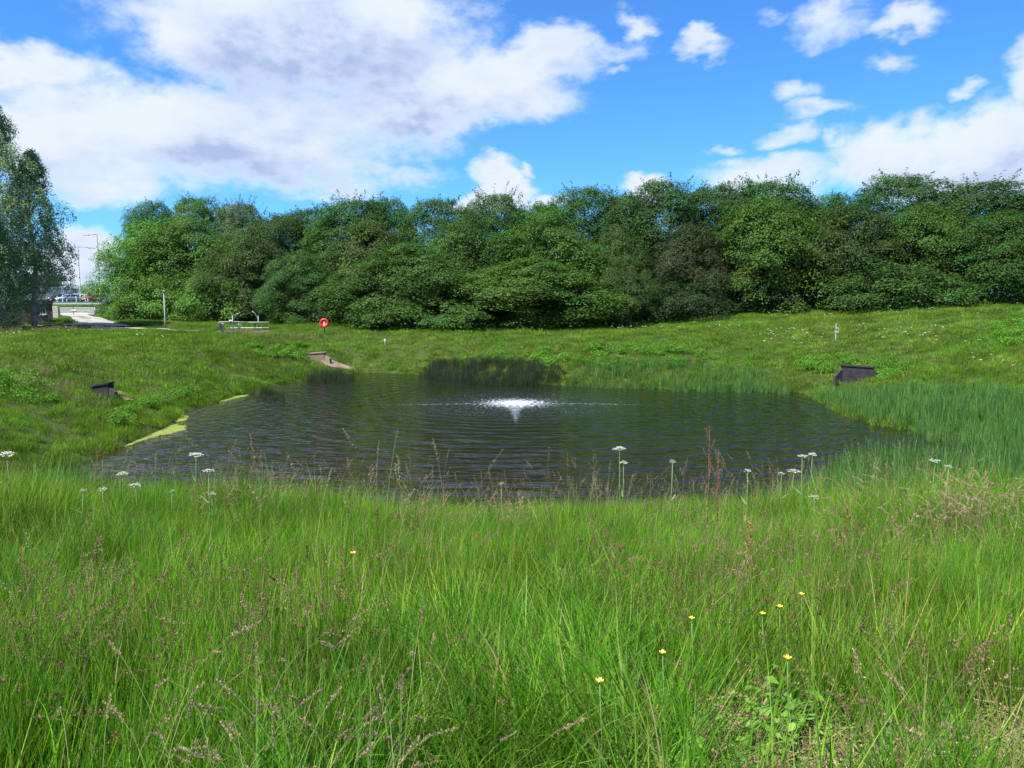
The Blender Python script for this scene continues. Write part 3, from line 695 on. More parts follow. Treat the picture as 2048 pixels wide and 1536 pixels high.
# height barrier along the road
Bq = empty('barrier_rail', (at(146, 106).x, 106, tz(at(146, 106).x, 106))); tag(Bq, 'pale metal crash barrier along the road behind the gate', 'barrier')
z0 = at_h(146, 608.6, 106).z - Bq.location.z; z1 = at_h(146, 605.5, 106).z - Bq.location.z
rl = MB(); rl.prism([(-6.0, z0), (7.0, z0), (7.0, z0 + .05), (7.0, z1), (-6.0, z1)], -.04, .04); rl.build('rail', worn('barrier_blue_grey', (.40, .46, .52), .4, .1, 4, metal=.3), Bq)
for k in range(6): MB().box((-5.6 + k * 2.4, .08, z0 - .3), (.10, .08, .9)).build('post', galv, Bq)

# street lamps
def street_lamp(px, top, Yd, arm_px, r0, lab, cat='street lamp', grp='tall street lamps by the road'):
    b0 = at(px, Yd); tp = at_h(px, top, Yd); e = at_h(px + arm_px, top + (2.5 if arm_px < 0 else 3), Yd); h = tp.z - b0.z
    T = empty('street_lamp', b0); tag(T, lab, cat, grp)
    MB().tube([(0, 0, -.3), (0, 0, 1.3), (0, 0, 1.32), (0, 0, h)], [r0 * 1.5, r0 * 1.5, r0, r0 * .75], 10).build('pole', galv, T, True)
    dx = e.x - tp.x
    MB().tube([(0, 0, h - .06), (dx * .35, 0, h - .10), (dx, 0, e.z - b0.z)], .045, 6).build('arm', galv, T, True)
    MB().box((dx * .82, 0, e.z - b0.z - .02), (abs(dx) * .42, .24, .10), b=.03, ).build('lamp_head', worn('lamp_grey', (.22, .24, .26), .5, .1, 4), T)
street_lamp(201, 468, 112, -26, .10, 'taller street lamp beside the wood, its arm reaching left')
street_lamp(162, 493, 109, 34, .09, 'shorter street lamp left of the tall one, its arm reaching right')
b0 = at(180, 172); T = empty('street_lamp', b0); tag(T, 'far small twin-headed car park light above the white building', 'street lamp')
h = at_h(180, 563, 172).z - b0.z; MB().tube([(0, 0, 0), (0, 0, h)], .07, 8).build('pole', galv, T)
for s in (-1, 1): MB().box((s * .38, 0, h), (.42, .3, .16), b=.03).build('lamp_head', darkm, T)
# thin pole by the path
b0 = at(331, 67.8); h = at_h(331, 583, 67.8).z - b0.z; T = empty('lamp_post', b0); tag(T, 'thin grey lamp post with a small head, standing on the path at the wood edge', 'lamp post')
MB().tube([(0, 0, -.2), (0, 0, .8), (0, 0, .82), (0, 0, h)], [.075, .07, .055, .05], 10).build('pole', galv, T, True)
MB().box((.05, -.05, h + .03), (.26, .16, .12), b=.03).build('lamp_head', worn('lamp_dark', (.16, .17, .18), .5, .1, 4), T)

# bollards
for k, (px, yt) in enumerate(((115, 592), (126, 590), (134, 599), (153, 592), (171, 589), (176, 596))):
    b0 = at(px, 118 + (k % 3) * 4); tp = at_h(px, yt, b0.y); m_ = MB(); m_.tube([b0 + Vector((0, 0, -.2)), Vector((b0.x, b0.y, tp.z - .04)), Vector((b0.x, b0.y, tp.z))], [.06, .06, .03], 8)
    o = m_.build('white_post', white); tag(o, ['slim white post at the left end, before the dark car', 'slim white post before the bonnet of the dark car', 'short white post before the silver car', 'slim white post before the middle of the white car', 'tall slim post before the second white car', 'short post just before the red car'][k], 'post', 'slim posts on the verge beyond the gate')

# far buildings
def window_row(B, x0, x1, n, z0, z1, y, frame=white, gap=.25, nm='window'):
    w = (x1 - x0) / n
    for k in range(n):
        a, c = x0 + k * w + gap / 2, x0 + (k + 1) * w - gap / 2; f = MB()
        for bx in (((a + c) / 2, z1 - .05, c - a, .1), ((a + c) / 2, z0 + .05, c - a, .1), (a + .05, (z0 + z1) / 2, .1, z1 - z0 - .2), (c - .05, (z0 + z1) / 2, .1, z1 - z0 - .2), ((a + c) / 2, (z0 + z1) / 2, .08, z1 - z0 - .2)): f.box((bx[0], y - .04, bx[1]), (bx[2], .1, bx[3]))
        w_ = f.build(nm, frame, B); MB().box(((a + c) / 2, y + .005, (z0 + z1) / 2), (c - a - .2, .02, z1 - z0 - .2)).build('pane', glassm, w_)
Yb = 185; bz = tz(-110, Yb); bx1 = at_h(131, 600, Yb).x
B = empty('office_building', (bx1 - 13 * math.cos(TH) - 6 * math.sin(TH), Yb - 13 * math.sin(TH) + 6 * math.cos(TH), bz), TH); tag(B, 'cream two storey building with a brown flat roof fascia, left of the car park', 'building')
def zz(py, Y=Yb): return at_h(100, py, Y).z - bz
MB().box((-.15, 0, (zz(561) - .5) / 2), (25.3, 12, zz(561) + .5)).build('wall', cream, B)
MB().box((.25, -.3, (zz(551) + zz(561)) / 2 + .003), (26.6, 13, zz(551) - zz(561)), b=.05).build('roof', fasc, B)
for k in range(6): MB().box((-11 + k * 4.3, -6.82, (zz(551) + zz(561)) / 2), (.12, .06, zz(551) - zz(561) - .1)).build('fascia_joint', worn('joint_dark', (.12, .11, .1), .8), B)
window_row(B, -12, 12.2, 9, zz(573), zz(568.5), -6.02, darkm, .3)
window_row(B, -12, 9.5, 8, zz(589), zz(579), -6.02, white, .4)
Yc = 230; cx0 = at_h(118, 600, Yc).x; bz2 = tz(cx0, Yc)
def z2(py): return at_h(100, py, Yc).z - bz2
B = empty('long_white_building', (cx0, Yc, bz2), TH); tag(B, 'long low white building with a pale roof and dark cladding behind the parked cars', 'building')
MB().box((16, 6, (z2(577) - .3) / 2), (32, 12, z2(577) + .3)).build('wall', worn('white_cladding', (.62, .64, .66), .6, .08, .5), B)
rf = MB(); rf.prism([(-.4, z2(577)), (32.4, z2(577)), (32.0, z2(570)), (.6, z2(570))], -.5, 12.5); rf.build('roof', worn('pale_roof', (.66, .70, .74), .5, .06, .4), B)
xx = lambda px: ((px - CX) / F * Yc - cx0) / (math.cos(TH) - (px - CX) / F * math.sin(TH))
cl = MB(); cl.box(((xx(143) + xx(159)) / 2, -.08, (z2(577) + z2(592)) / 2), (xx(159) - xx(143), .12, z2(577) - z2(592)))
c_ = cl.build('dark_cladding', worn('grey_brown_cladding', (.15, .13, .14), .7, .1, 1), B)
for k in range(1, 4): MB().box((xx(143) + (xx(159) - xx(143)) * k / 4, -.17, (z2(577) + z2(592)) / 2), (.14, .05, z2(577) - z2(592) - .1)).build('batten', white, c_)
window_row(B, xx(176), xx(187), 2, z2(590), z2(580), -.05, white, .3)
window_row(B, xx(163), xx(169), 1, z2(592), z2(581), -.05, white, .3, 'door')
# pale blue panelled unit with rails
Yu = 178; ux0, ux1 = at_h(123.5, 600, Yu).x, at_h(142, 600, Yu).x; uz = tz(ux0, Yu)
U = empty('storage_unit', ((ux0 + ux1) / 2, Yu, uz), TH); tag(U, 'pale blue box unit behind horizontal rails, left of the white cars', 'storage unit'); wU = ux1 - ux0
zu = lambda py: at_h(100, py, Yu).z - uz
MB().box((0, 1.2, (zu(573) - .1) / 2), (wU, 2.2, zu(573) + .1), b=.04).build('body', worn('pale_blue_panel', (.42, .52, .62), .5, .08, 1), U)
for py in (574, 578, 583): MB().tube([(-wU / 2, -.1, zu(py)), (wU / 2, -.1, zu(py))], .06, 6).build('rail', worn('rail_blue_grey', (.2, .26, .32), .5) if py == 574 else bpy.data.materials['rail_blue_grey'], U)
for s in (-1, 1): MB().tube([(s * wU / 2, -.1, -.2), (s * wU / 2, -.1, zu(572))], .08, 6).build('post', bpy.data.materials['rail_blue_grey'], U)

# cars
tyre = worn('tyre_rubber', (.02, .02, .02), .85, .1, 9); rimm = worn('wheel_rim', (.45, .46, .48), .35, .1, 9, metal=.7)
lampm, t, b = new_mat('headlight_glass'); b.inputs['Base Color'].default_value = (.75, .78, .8, 1); b.inputs['Roughness'].default_value = .1
rlamp, t, b = new_mat('tail_light'); b.inputs['Base Color'].default_value = (.45, .01, .01, 1); b.inputs['Roughness'].default_value = .15
def car(px, Yd, rz, colr, rough, lab, L=4.3, Wd=1.78, Hh=1.5):
    b0 = at(px, Yd); T = empty('parked_car', (b0.x, b0.y, b0.z + .05), rz); tag(T, lab, 'car', 'cars parked in the car park beyond the gate')
    pm, t, b = new_mat('car_paint'); b.inputs['Base Color'].default_value = (*colr, 1); b.inputs['Roughness'].default_value = rough; b.inputs['Coat Weight'].default_value = .6
    # body: cross-sections along the length, narrower to the roof
    low = [(-L / 2, .35, .62, .80), (-L / 2 + .12, .25, .80, .95), (-L / 2 + .9, .2, .93, 1.0), (0, .2, .95, 1.0), (L / 2 - 1.2, .2, .93, 1.0), (L / 2 - .35, .22, .82, .97), (L / 2, .36, .62, .82)]
    V = []; Fc = []
    for x_, zb, zt, wf_ in low:
        hw = Wd / 2 * wf_
        for yy, z_ in ((-hw * .9, zb), (-hw, zb + .2), (-hw, zt - .12), (-hw * .9, zt), (hw * .9, zt), (hw, zt - .12), (hw, zb + .2), (hw * .9, zb)): V.append((x_, yy, z_))
    for i in range(len(low) - 1):
        for k in range(8): j = (k + 1) % 8; Fc.append((i * 8 + k, i * 8 + j, i * 8 + 8 + j, i * 8 + 8 + k))
    Fc += [tuple(range(7, -1, -1)), tuple((len(low) - 1) * 8 + k for k in range(8))]
    MB().add(V, Fc).build('body', pm, T, True)
    def cab(ins, z0, z1, xo):
        hw = Wd / 2 * .92 - ins; ht = Wd / 2 * .72 - ins
        pts = [(-L / 2 + .30 + xo, z0, hw), (-L / 2 + .75 + xo, z1, ht), (L / 2 - 2.0 - xo, z1, ht), (L / 2 - 1.15 - xo, z0, hw)]; V = []
        for x_, z_, w_ in pts: V += [(x_, -w_, z_), (x_, w_, z_)]
        return V, [(0, 2, 4, 6), (7, 5, 3, 1), (0, 1, 3, 2), (2, 3, 5, 4), (4, 5, 7, 6), (6, 7, 1, 0)]
    MB().add(*cab(0.0, .90, Hh - .05, 0)).build('windows', glassm, T)
    MB().box((-.28 - .08, 0, Hh - .03), (L - 2.65, Wd * .74, .09), b=.03).build('roof', pm, T, True)
    for s in (-1, 1):
        for xa, xb in (((-L / 2 + .32), (-L / 2 + .76)), ((L / 2 - 1.17), (L / 2 - 2.0)), (-.15, -.15)): MB().tube([(xa, s * Wd / 2 * .925, .9), (xb, s * Wd / 2 * .735, Hh - .05)], .05, 5).build('pillar', pm, T)
    for sx in (-L / 2 + .80, L / 2 - .85):
        for s in (-1, 1):
            M = Matrix.Translation((sx, s * (Wd / 2 - .10), .31)) @ Matrix.Rotation(math.pi / 2, 4, 'X')
            w_ = MB().lathe([(0, -.1), (.27, -.1), (.315, -.06), (.315, .06), (.27, .1), (0, .1)], 18, M).build('wheel', tyre, T, True)
            MB().lathe([(0, -.11), (.19, -.112), (.2, -.10), (.2, .10), (.19, .112), (0, .11)], 14, M).build('rim', rimm, w_, True)
    for s in (-1, 1):
        MB().box((L / 2 - .10, s * Wd * .36, .66), (.16, .34, .14), b=.03).build('headlight', lampm, T)
        MB().box((-L / 2 + .06, s * Wd * .38, .76), (.12, .26, .18), b=.03).build('tail_light', rlamp, T)
    MB().box((L / 2 + .012, 0, .48), (.03, .5, .11)).build('number_plate', white, T)
car(118, 160, math.radians(205), (.020, .030, .055), .25, 'dark navy car at the left end of the parked row')
car(137, 152, math.radians(235), (.34, .40, .48), .3, 'silver blue car between the navy car and the white car', Hh=1.45)
car(135, 168, math.radians(250), (.025, .04, .09), .25, 'dark blue taller car behind the silver one', Hh=1.7)
car(153, 160, math.radians(215), (.72, .73, .74), .3, 'white car in the middle of the parked row', Hh=1.6)
car(170, 160, math.radians(235), (.70, .71, .73), .3, 'second white car, next to the red car', Hh=1.5)
car(183, 157, math.radians(250), (.45, .012, .02), .3, 'red car at the right end of the parked row, beside the wood', Hh=1.5)

# ------------------------------------------------------------------ railed platform on the far bank
Yp = 63.0; pl0, pr0 = at(438, Yp), at(525, Yp); pc = (pl0 + pr0) / 2; zt = max(at_h(480, 668, Yp).z, tz(pc.x, Yp) + .06)
def lx(px, Y=Yp): return at_h(px, 660, Y).x - pc.x
def lz(py, Y=Yp): return at_h(480, py, Y).z - zt
PF = empty('railed_platform', (pc.x, Yp, zt)); tag(PF, 'concrete sluice platform with grey-green railings, sign and valve spindle', 'platform')
PF_W = lx(526) - lx(452)
MB().box(((lx(526) + lx(452)) / 2, 1.1, -.35), (PF_W, 2.2, .7), b=.03).build('concrete_base', old_conc, PF)
MB().box(((lx(450) + lx(434)) / 2, .9, -.30), (lx(450) - lx(434), 1.6, .62), b=.03).build('concrete_base', old_conc, PF)
rt, rm_ = lz(643.5), lz(656)
for px in (463, 476, 489, 515.5, 523):
    MB().tube([(lx(px), .12, 0), (lx(px), .12, rt)], .028, 6).build('post', galv_green, PF)
for a, c, py in ((438, 479, 643.5), (478, 524, 644.5), (462, 524, 656)):
    MB().tube([(lx(a), .06, lz(py)), (lx(c), .06, lz(py))], .034 if py < 650 or c > 500 else .02, 6).build('rail', galv_green, PF)
for a, c, py in ((438, 524, 645.5), (438, 524, 657)): MB().tube([(lx(a), 2.05, lz(py)), (lx(c), 2.05, lz(py))], .026, 6).build('rail', galv_green, PF)
for px in (440, 462, 494, 523): MB().tube([(lx(px), 2.0, -.1), (lx(px), 2.0, rt)], .026, 6).build('post', galv_green, PF)
sp = MB(); sp.tube([(lx(502), .9, 0), (lx(502), .9, lz(649))], .05, 8); sp.tube([(lx(502), .9, lz(650)), (lx(502), .9, lz(648))], .12, 10); sp.build('valve_spindle', darkm, PF)
dp = MB(); dp.tube([(lx(461.5), .45, 0), (lx(461.8), .4, lz(643))], .045, 7); dp.build('dark_post', darkm, PF)
MB().box((lx(462), .05, lz(641)), (.26, .16, .10), b=.02).build('lamp_box', worn('pale_box', (.58, .62, .68), .5, .05), PF)
sg = MB().box((lx(480), .0, lz(648)), (.24, .03, .22)).build('sign_plate', worn('sign_grey', (.50, .56, .46), .6, .1, 20), PF)
MB().box((lx(480), -.02, lz(647)), (.15, .012, .05)).build('sign_print', worn('sign_ink', (.12, .13, .13), .7), sg)
for k in range(7):
    MB().box((lx(480 + k * 3.2), .5 + .15 * (k % 3), .07), (.16, .14, .14 + .05 * (k % 2)), rz=k).build('concrete_lump', old_conc, PF)
# davits
def davit(px, ya, yb, ex, ey, lab, dy):
    p0_ = Vector((pc.x + lx(px), Yp + dy, zt + lz(yb))); T = empty('davit_post', p0_); tag(T, lab, 'davit', 'davit posts over the platform')
    h = lz(ya) - lz(yb); MB().tube([(0, 0, -.2), (0, 0, h)], .05, 8).build('post', galv, T, True)
    e = Vector((lx(ex) - lx(px), -.1, lz(ey) - lz(yb))); MB().tube([(0, 0, h - .02), e], .042, 8).build('arm', galv, T, True)
    MB().tube([(0, 0, h * .72), e * .55 + Vector((0, 0, h * .45))], .024, 6).build('brace', galv, T, True)
    MB().tube([(0, 0, h * .62), (0, 0, h * .70)], .085, 10).build('collar', galv_green, T, True)
davit(468.5, 631, 670, 485.5, 625, 'left davit post, its arm slanting up to the right over the railings', -.25)
davit(514.5, 631.5, 667, 503.5, 622.5, 'right davit post, its arm slanting up to the left over the railings', .35)
# marker post left of the platform
b0 = at(440.5, 62.7); T = empty('marker_post', b0); tag(T, 'short post with a dark brown face and pale concrete side at the platform corner', 'marker post')
MB().box((0, 0, .38), (.17, .14, 1.0), b=.015).build('post', old_conc, T); MB().box((-.02, -.082, .52), (.13, .02, .52)).build('dark_plate', worn('brown_plate', (.07, .035, .025), .7, .2, 9), T)
b0 = at(446, 62.9); o = MB().box((b0.x, b0.y, b0.z + .32), (.18, .15, .95), b=.02).build('concrete_stub', worn('pale_stub', (.42, .38, .33), .9, .12, 6)); tag(o, 'pale concrete stub right beside the brown marker post', 'concrete post')

# ------------------------------------------------------------------ lifebuoy
q = at_h(648.5, 646, 61.5); b0 = Vector((q.x, 61.5, tz(q.x, 61.5)))
LB = empty('lifebuoy_station', b0); tag(LB, 'red lifebuoy housing with white emblem on a short post, on the far bank', 'lifebuoy'); hz_ = q.z - b0.z
red = worn('red_plastic', (.62, .022, .012), .4, .08, 3)
MB().tube([(0, .06, -.3), (0, .06, hz_ + .1)], .045, 8).build('post', darkm, LB, True)
M = Matrix.Translation((0, 0, hz_)) @ Matrix.Rotation(math.pi / 2, 4, 'X')
MB().lathe([(0, -.02), (.36, -.02), (.37, .0), (.36, .03), (.0, .03)], 32, M).build('back_plate', worn('orange_red_plastic', (.55, .05, .03), .45, .08, 3), LB, True)
tor = []
for k in range(13): a = 2 * math.pi * k / 12; tor.append((.285 + .085 * math.cos(a), .06 + .08 * math.sin(a)))
MB().lathe(tor, 36, M).build('ring', red, LB, True)
em = MB(); yy = -.055
em.box((0, yy, hz_ - .03), (.075, .02, .20)); em.box((0, yy, hz_ + .115), (.06, .02, .055)); em.prism([(-.085, hz_ - .15), (.0, hz_ - .05), (.085, hz_ - .15), (.05, hz_ - .165), (0, hz_ - .12), (-.05, hz_ - .165)], yy - .012, yy + .008)
em.prism([(-.10, hz_ + .10), (-.035, hz_ + .03), (-.035, hz_ + .065), (-.085, hz_ + .125)], yy - .012, yy + .008); em.prism([(.10, hz_ + .10), (.085, hz_ + .125), (.035, hz_ + .065), (.035, hz_ + .03)], yy - .012, yy + .008)
em.build('emblem', white, LB)
for sx in (-1, 1): MB().box((sx * .16, -.05, hz_ - .08), (.035, .02, .16)).build('side_mark', white, LB)

# ------------------------------------------------------------------ outfall headwalls
def headwall(pxl, pxr, ytl, ytr, yb, mat, lab, turn=0.0, depth=.5, side=None):
    b0 = ground((pxl + pxr) / 2, yb); Y = b0.y; T = empty('outfall_headwall', b0); tag(T, lab, 'headwall', 'concrete outfall headwalls round the pond')
    a, c = at_h(pxl, ytl, Y), at_h(pxr, ytr, Y); xl, xr = a.x - b0.x, c.x - b0.x; zl, zr = a.z - b0.z, c.z - b0.z
    R = Matrix.Rotation(turn, 4, 'Z'); hole = MB(); w = xr - xl; cxm = (xl + xr) / 2
    MB().prism([(xl, -.5), (xr, -.5), (xr, zr - .07), (xl, zl - .07)], 0, depth, R).build('wall', mat, T)
    MB().prism([(xl - .05, zl - .07), (xr + .05, zr - .07), (xr + .05, zr), (xl - .05, zl)], -.05, depth + .02, R).build('coping', mat, T)
    for s, xe, ze in ((-1, xl, zl), (1, xr, zr)):
        MB().prism([(0, -.5), (.55, -.5), (.55, ze * .3), (0, ze - .2)], -.07, .07, R @ Matrix.Translation((xe, .12, 0)) @ Matrix.Rotation(math.radians(90 - 38 * s if False else (-35 if s > 0 else 215)), 4, 'Z')).build('wing_wall', mat, T)
    return T
HWD = []
HWD.append(headwall(620, 649, 706, 704, 724, old_conc, 'small sunlit brown concrete headwall at the far left corner of the pond'))
HWD.append(headwall(180, 215, 771, 765, 792, dark_conc, 'dark concrete headwall sunk in the left bank'))
HWD.append(headwall(1688, 1746, 730, 733, 764, dark_conc, 'black stained concrete headwall sunk in the right bank', math.radians(-12)))
def slab(P, lab, mat=old_conc):
    pts = [ground(*q) for q in P]; n = len(pts); V = [p_ + Vector((0, 0, .12)) for p_ in pts] + [p_ + Vector((0, 0, -.3)) for p_ in pts]
    m_ = MB().add(V, [tuple(range(n)), tuple(range(2 * n - 1, n - 1, -1))] + [(i, (i + 1) % n, (i + 1) % n + n, i + n) for i in range(n)])
    o = m_.build('concrete_apron', mat); tag(o, lab, 'concrete slab'); return [(p_.x, p_.y) for p_ in pts]
EX2 = [slab([(640, 722), (655, 720), (700, 738), (712, 744), (690, 744), (655, 735)], 'sloping concrete apron running from the sunlit headwall into the water'),
       slab([(232, 790), (240, 788), (262, 797), (268, 806), (252, 806)], 'grey concrete slab edge in the left bank below the dark headwall')]

# gauge post and small marker on the far bank
b0 = ground(1671, 682); b0 = at(1671, min(b0.y, 58)); h = at_h(1671, 647, b0.y).z - b0.z
T = empty('gauge_post', b0); tag(T, 'white gauge post with two short cross boards on the right bank', 'gauge post')
MB().box((0, 0, h / 2 - .1), (.055, .05, h + .2), b=.006).build('post', worn('weathered_white', (.40, .41, .39), .6, .15, 9), T)
for zf, wd, of in ((.72, .22, .06), (.50, .28, .04)): MB().box((of, -.035, h * zf), (wd, .02, .09)).build('cross_board', worn('grey_white_board', (.34, .36, .34), .6, .1, 9) if zf > .6 else bpy.data.materials['grey_white_board'], T)
MB().box((.17, -.03, h * .61), (.03, .02, h * .3)).build('link_board', bpy.data.materials['grey_white_board'], T)
b0 = at(770, 56.5); b0 = ground(770, 690); T = empty('marker_stake', b0); h = at_h(770, 677.5, b0.y).z - b0.z
tag(T, 'tiny white stake with a pale cap in the grass right of the lifebuoy', 'stake'); MB().box((0, 0, h / 2 - .1), (.05, .05, h + .2), b=.01).build('stake', white, T); MB().box((0, -.01, h - .1), (.13, .03, .14), b=.01).build('cap', white, T)

# ------------------------------------------------------------------ aerator
foamm, t, b = new_mat('foam'); b.inputs['Base Color'].default_value = (.52, .57, .64, 1); b.inputs['Roughness'].default_value = .5
b.inputs['Subsurface Weight'].default_value = .0
FT = empty('pond_aerator', (FX, FY, 0)); tag(FT, 'low bubbling aerator fountain throwing a white dome of foam', 'fountain')
r_ = np.random.default_rng(9); nu, nv_ = 48, 22; V = []; 
for j in range(nv_ + 1):
    for i in range(nu):
        a = 2 * math.pi * i / nu; s = j / nv_; rad = .42 * s
        zf = .045 * math.exp(-(rad / .14) ** 2) + .008 * math.exp(-(rad / .4) ** 2); n_ = .5 + .5 * math.sin(7 * a + 9 * s) * math.sin(11 * a - 5 * s)
        V.append((math.cos(a) * rad * (1 + .12 * math.sin(5 * a)), math.sin(a) * rad * (1 + .12 * math.sin(5 * a)), zf * (.72 + .42 * n_ + r_.uniform(-.12, .12)) - .02 * s))
Fc = [(j * nu + i, j * nu + (i + 1) % nu, (j + 1) * nu + (i + 1) % nu, (j + 1) * nu + i) for j in range(nv_) for i in range(nu)]
MB().add(V, Fc).build('foam_mound', foamm, FT, True)
n = 400; a = r_.uniform(0, 2 * np.pi, n); rad = np.abs(r_.normal(0, .22, n)) + .02; k = r_.uniform(0, 1, n)
zz_ = .002 + .05 * np.exp(-(rad / .2) ** 2) * k ** 2 + .006 * k
P = np.stack([np.cos(a) * rad * 1.2, np.sin(a) * rad, zz_], 1); s = r_.uniform(.006, .020, n)[:, None, None] * np.array([1.0, 1.0, .9])
oc = np.array([[1, 0, 0], [-1, 0, 0], [0, 1, 0], [0, -1, 0], [0, 0, 1], [0, 0, -1]], float)
V = (P[:, None] + oc[None] * s).reshape(-1, 3); tri = np.array([[0, 2, 4], [2, 1, 4], [1, 3, 4], [3, 0, 4], [2, 0, 5], [1, 2, 5], [3, 1, 5], [0, 3, 5]])
L_ = (np.arange(n)[:, None, None] * 6 + tri[None]).reshape(-1)
o = link('spray_drops', np_mesh('spray_drops', V, L_, np.arange(n * 8) * 3, foamm), FT); o['kind'] = 'stuff'

# yellow-green algae mats
algm, t, b = new_mat('algae'); p = t.pos()
t.put(b.inputs['Base Color'], t.mix(t.ramp(t.noise(p, 6, 6, .7), .3, .7), (.13, .165, .022), (.22, .26, .065))); b.inputs['Roughness'].default_value = .8; b.inputs['Specular IOR Level'].default_value = .2
bn = t.n.new('ShaderNodeBump'); bn.inputs['Distance'].default_value = .03; t.l.new(t.noise(p, 14, 5, .7), bn.inputs['Height']); t.l.new(bn.outputs[0], b.inputs['Normal'])
def algae(P, lab, seed):
    r = random.Random(seed); pts = smooth_poly([(lambda h_: (h_.x, h_.y))(hit_z(*q)) for q in P], 9); c = pts.mean(0); V = [(c[0], c[1], .016)]; n = len(pts)
    for s, z_ in ((.6, .016), (.9, .012), (1.0, -.01)):
        for i, q in enumerate(pts): k = 1 + (.05 * math.sin(i * .7 + seed) + .04 * math.sin(i * 2.3) + r.uniform(-.05, .05)) * (s > .7); V.append((c[0] + (q[0] - c[0]) * s * k, c[1] + (q[1] - c[1]) * s * k, z_))
    Fc = [(0, 1 + i, 1 + (i + 1) % n) for i in range(n)] + [(1 + j * n + i, 1 + j * n + n + i, 1 + j * n + n + (i + 1) % n, 1 + j * n + (i + 1) % n) for j in range(2) for i in range(n)]
    o = MB().add(V, Fc).build('algae_mat', algm); tag(o, lab, 'algae', 'algae mats along the left shore')
algae([(225, 893), (262, 872), (290, 858), (320, 851), (352, 848), (372, 851), (372, 859), (345, 866), (305, 875), (262, 890)], 'largest yellow-green algae mat at the left shore', 1)
algae([(325, 846), (340, 832), (362, 829), (378, 833), (370, 841), (345, 846)], 'smaller algae mat just behind the largest one', 2)
algae([(196, 892), (225, 880), (255, 875), (258, 879), (225, 886), (205, 895)], 'thin algae strip between the largest mat and the near left corner', 3)
algae([(160, 903), (172, 894), (192, 891), (197, 895), (180, 900)], 'nearest small algae mat in the left corner of the pond', 4)
algae([(430, 802), (450, 795), (492, 789), (494, 792), (470, 797), (445, 803)], 'far algae strip by the left rush clump', 5)

# ------------------------------------------------------------------ grasses, reeds and flowers
GREENS = [(.108, .290, .010), (.080, .245, .010), (.150, .315, .018), (.058, .185, .016), (.200, .310, .045), (.112, .265, .016)]
DRY = [(.30, .24, .12), (.24, .17, .09)]
grass_m = leaf_material('grass_blades', (1, 1, 1), .45, .5, patch=(1.18, .98, 1.05), pscale=.35, rnd=.25, spec=.18)
meadow_m = leaf_material('meadow_grass', (1, 1, 1), .42, .55, patch=(1.2, .95, 1.1), pscale=.12, rnd=.22, spec=.1)
reed_m = leaf_material('reed_blades', (1, 1, 1), .32, .5, rnd=.18, spec=.2)
seed_m = leaf_material('seed_heads', (1, 1, 1), .25, .6, rnd=.25, spec=.2)
herb_m = leaf_material('herb_leaves', (1, 1, 1), .3, .6, rnd=.2, spec=.12)
hay_m = leaf_material('cut_hay', (1, 1, 1), .15, .7, rnd=.2, spec=.2)

up = [blade_mesh('upright_tuft', 85, .17, .30, .66, .0052, grass_m, GREENS * 6 + DRY[:1], 20 + i, .30, .42, 6) for i in range(7)]
ln = [blade_mesh('leaning_tuft', 80, .17, .34, .72, .0056, grass_m, GREENS * 5 + DRY, 40 + i, .55, .9, 7, dirbias=-.35) for i in range(5)]
mt = [blade_mesh('matted_tuft', 90, .20, .22, .50, .0060, grass_m, [(.16, .27, .05), (.19, .28, .08), (.11, .20, .04), (.27, .27, .12)], 60 + i, 1.1, 1.3, 6) for i in range(4)]
brd = [blade_mesh('broad_tuft', 16, .12, .30, .55, .011, grass_m, GREENS[:4], 70 + i, .45, .6, 6) for i in range(4)]

HAY_PX = [[(1985, 1536), (2000, 1490), (2048, 1462), (2300, 1440), (2300, 1700), (1850, 1700), (1960, 1560)], [(1400, 1660), (1450, 1525), (1540, 1508), (1680, 1515), (1760, 1545), (1900, 1570), (1800, 1700)]]
P = field(-16, 16, 1.3, 19.5, 44, 1.12, 1, .12, pad=1.2)
hay = np.zeros(len(P), bool)
for h_ in HAY_PX: hay |= in_px(P, h_)
P = P[~hay]; x, y = P[:, 0], P[:, 1]
r_ = np.random.default_rng(2)
thin = np.clip((y - 9.5) / 8, 0, 1) * .45; P = P[r_.uniform(0, 1, len(P)) > thin]; x, y = P[:, 0], P[:, 1]
mat_zone = in_px(P, [(1400, 1560), (1480, 1400), (1650, 1290), (1800, 1180), (2300, 1050), (2300, 1700), (1400, 1700)]) & (r_.uniform(0, 1, len(P)) < .45)
nz = vnoise(x, y, 1.1, 5) + r_.normal(0, .35, len(x)); lean = (nz > .35) & ~mat_zone; upr = ~lean & ~mat_zone
def wind(P, a=.12, s=.8, seed=3): return np.stack([vnoise(P[:, 0], P[:, 1], s, seed) * a, vnoise(P[:, 0], P[:, 1], s, seed + 1) * a], 1)
tall = 1 + .16 * vnoise(x, y, .9, 9)
scatter('grass', up, P[upr], 'tall bright green grass standing upright across the near bank', wind(P[upr]), (.72, 1.18), 1)
scatter('grass', ln, P[lean], 'long grass leaning in the wind, in swathes on the near bank', wind(P[lean], .2), (.72, 1.15), 2)
scatter('grass', mt, P[mat_zone], 'paler matted flattened grass at the bottom right', wind(P[mat_zone], .25), (.7, 1.1), 3)
Pt = field(-13, 13, 7.2, 12.5, 9, 1.1, 17, .3, pad=.5); Pt = Pt[vnoise(Pt[:, 0], Pt[:, 1], 1.3, 19) > .15]
scatter('grass', up + ln, Pt, 'taller tussocks breaking the brow line of the near bank', wind(Pt, .2), (1.05, 1.55), 38)
Pb = field(-9, 9, 1.4, 8, 5, 1.1, 8, .1, pad=.8); scatter('grass', brd, Pb, 'scattered broad-bladed grass among the near tufts', wind(Pb), (.7, 1.1), 4)

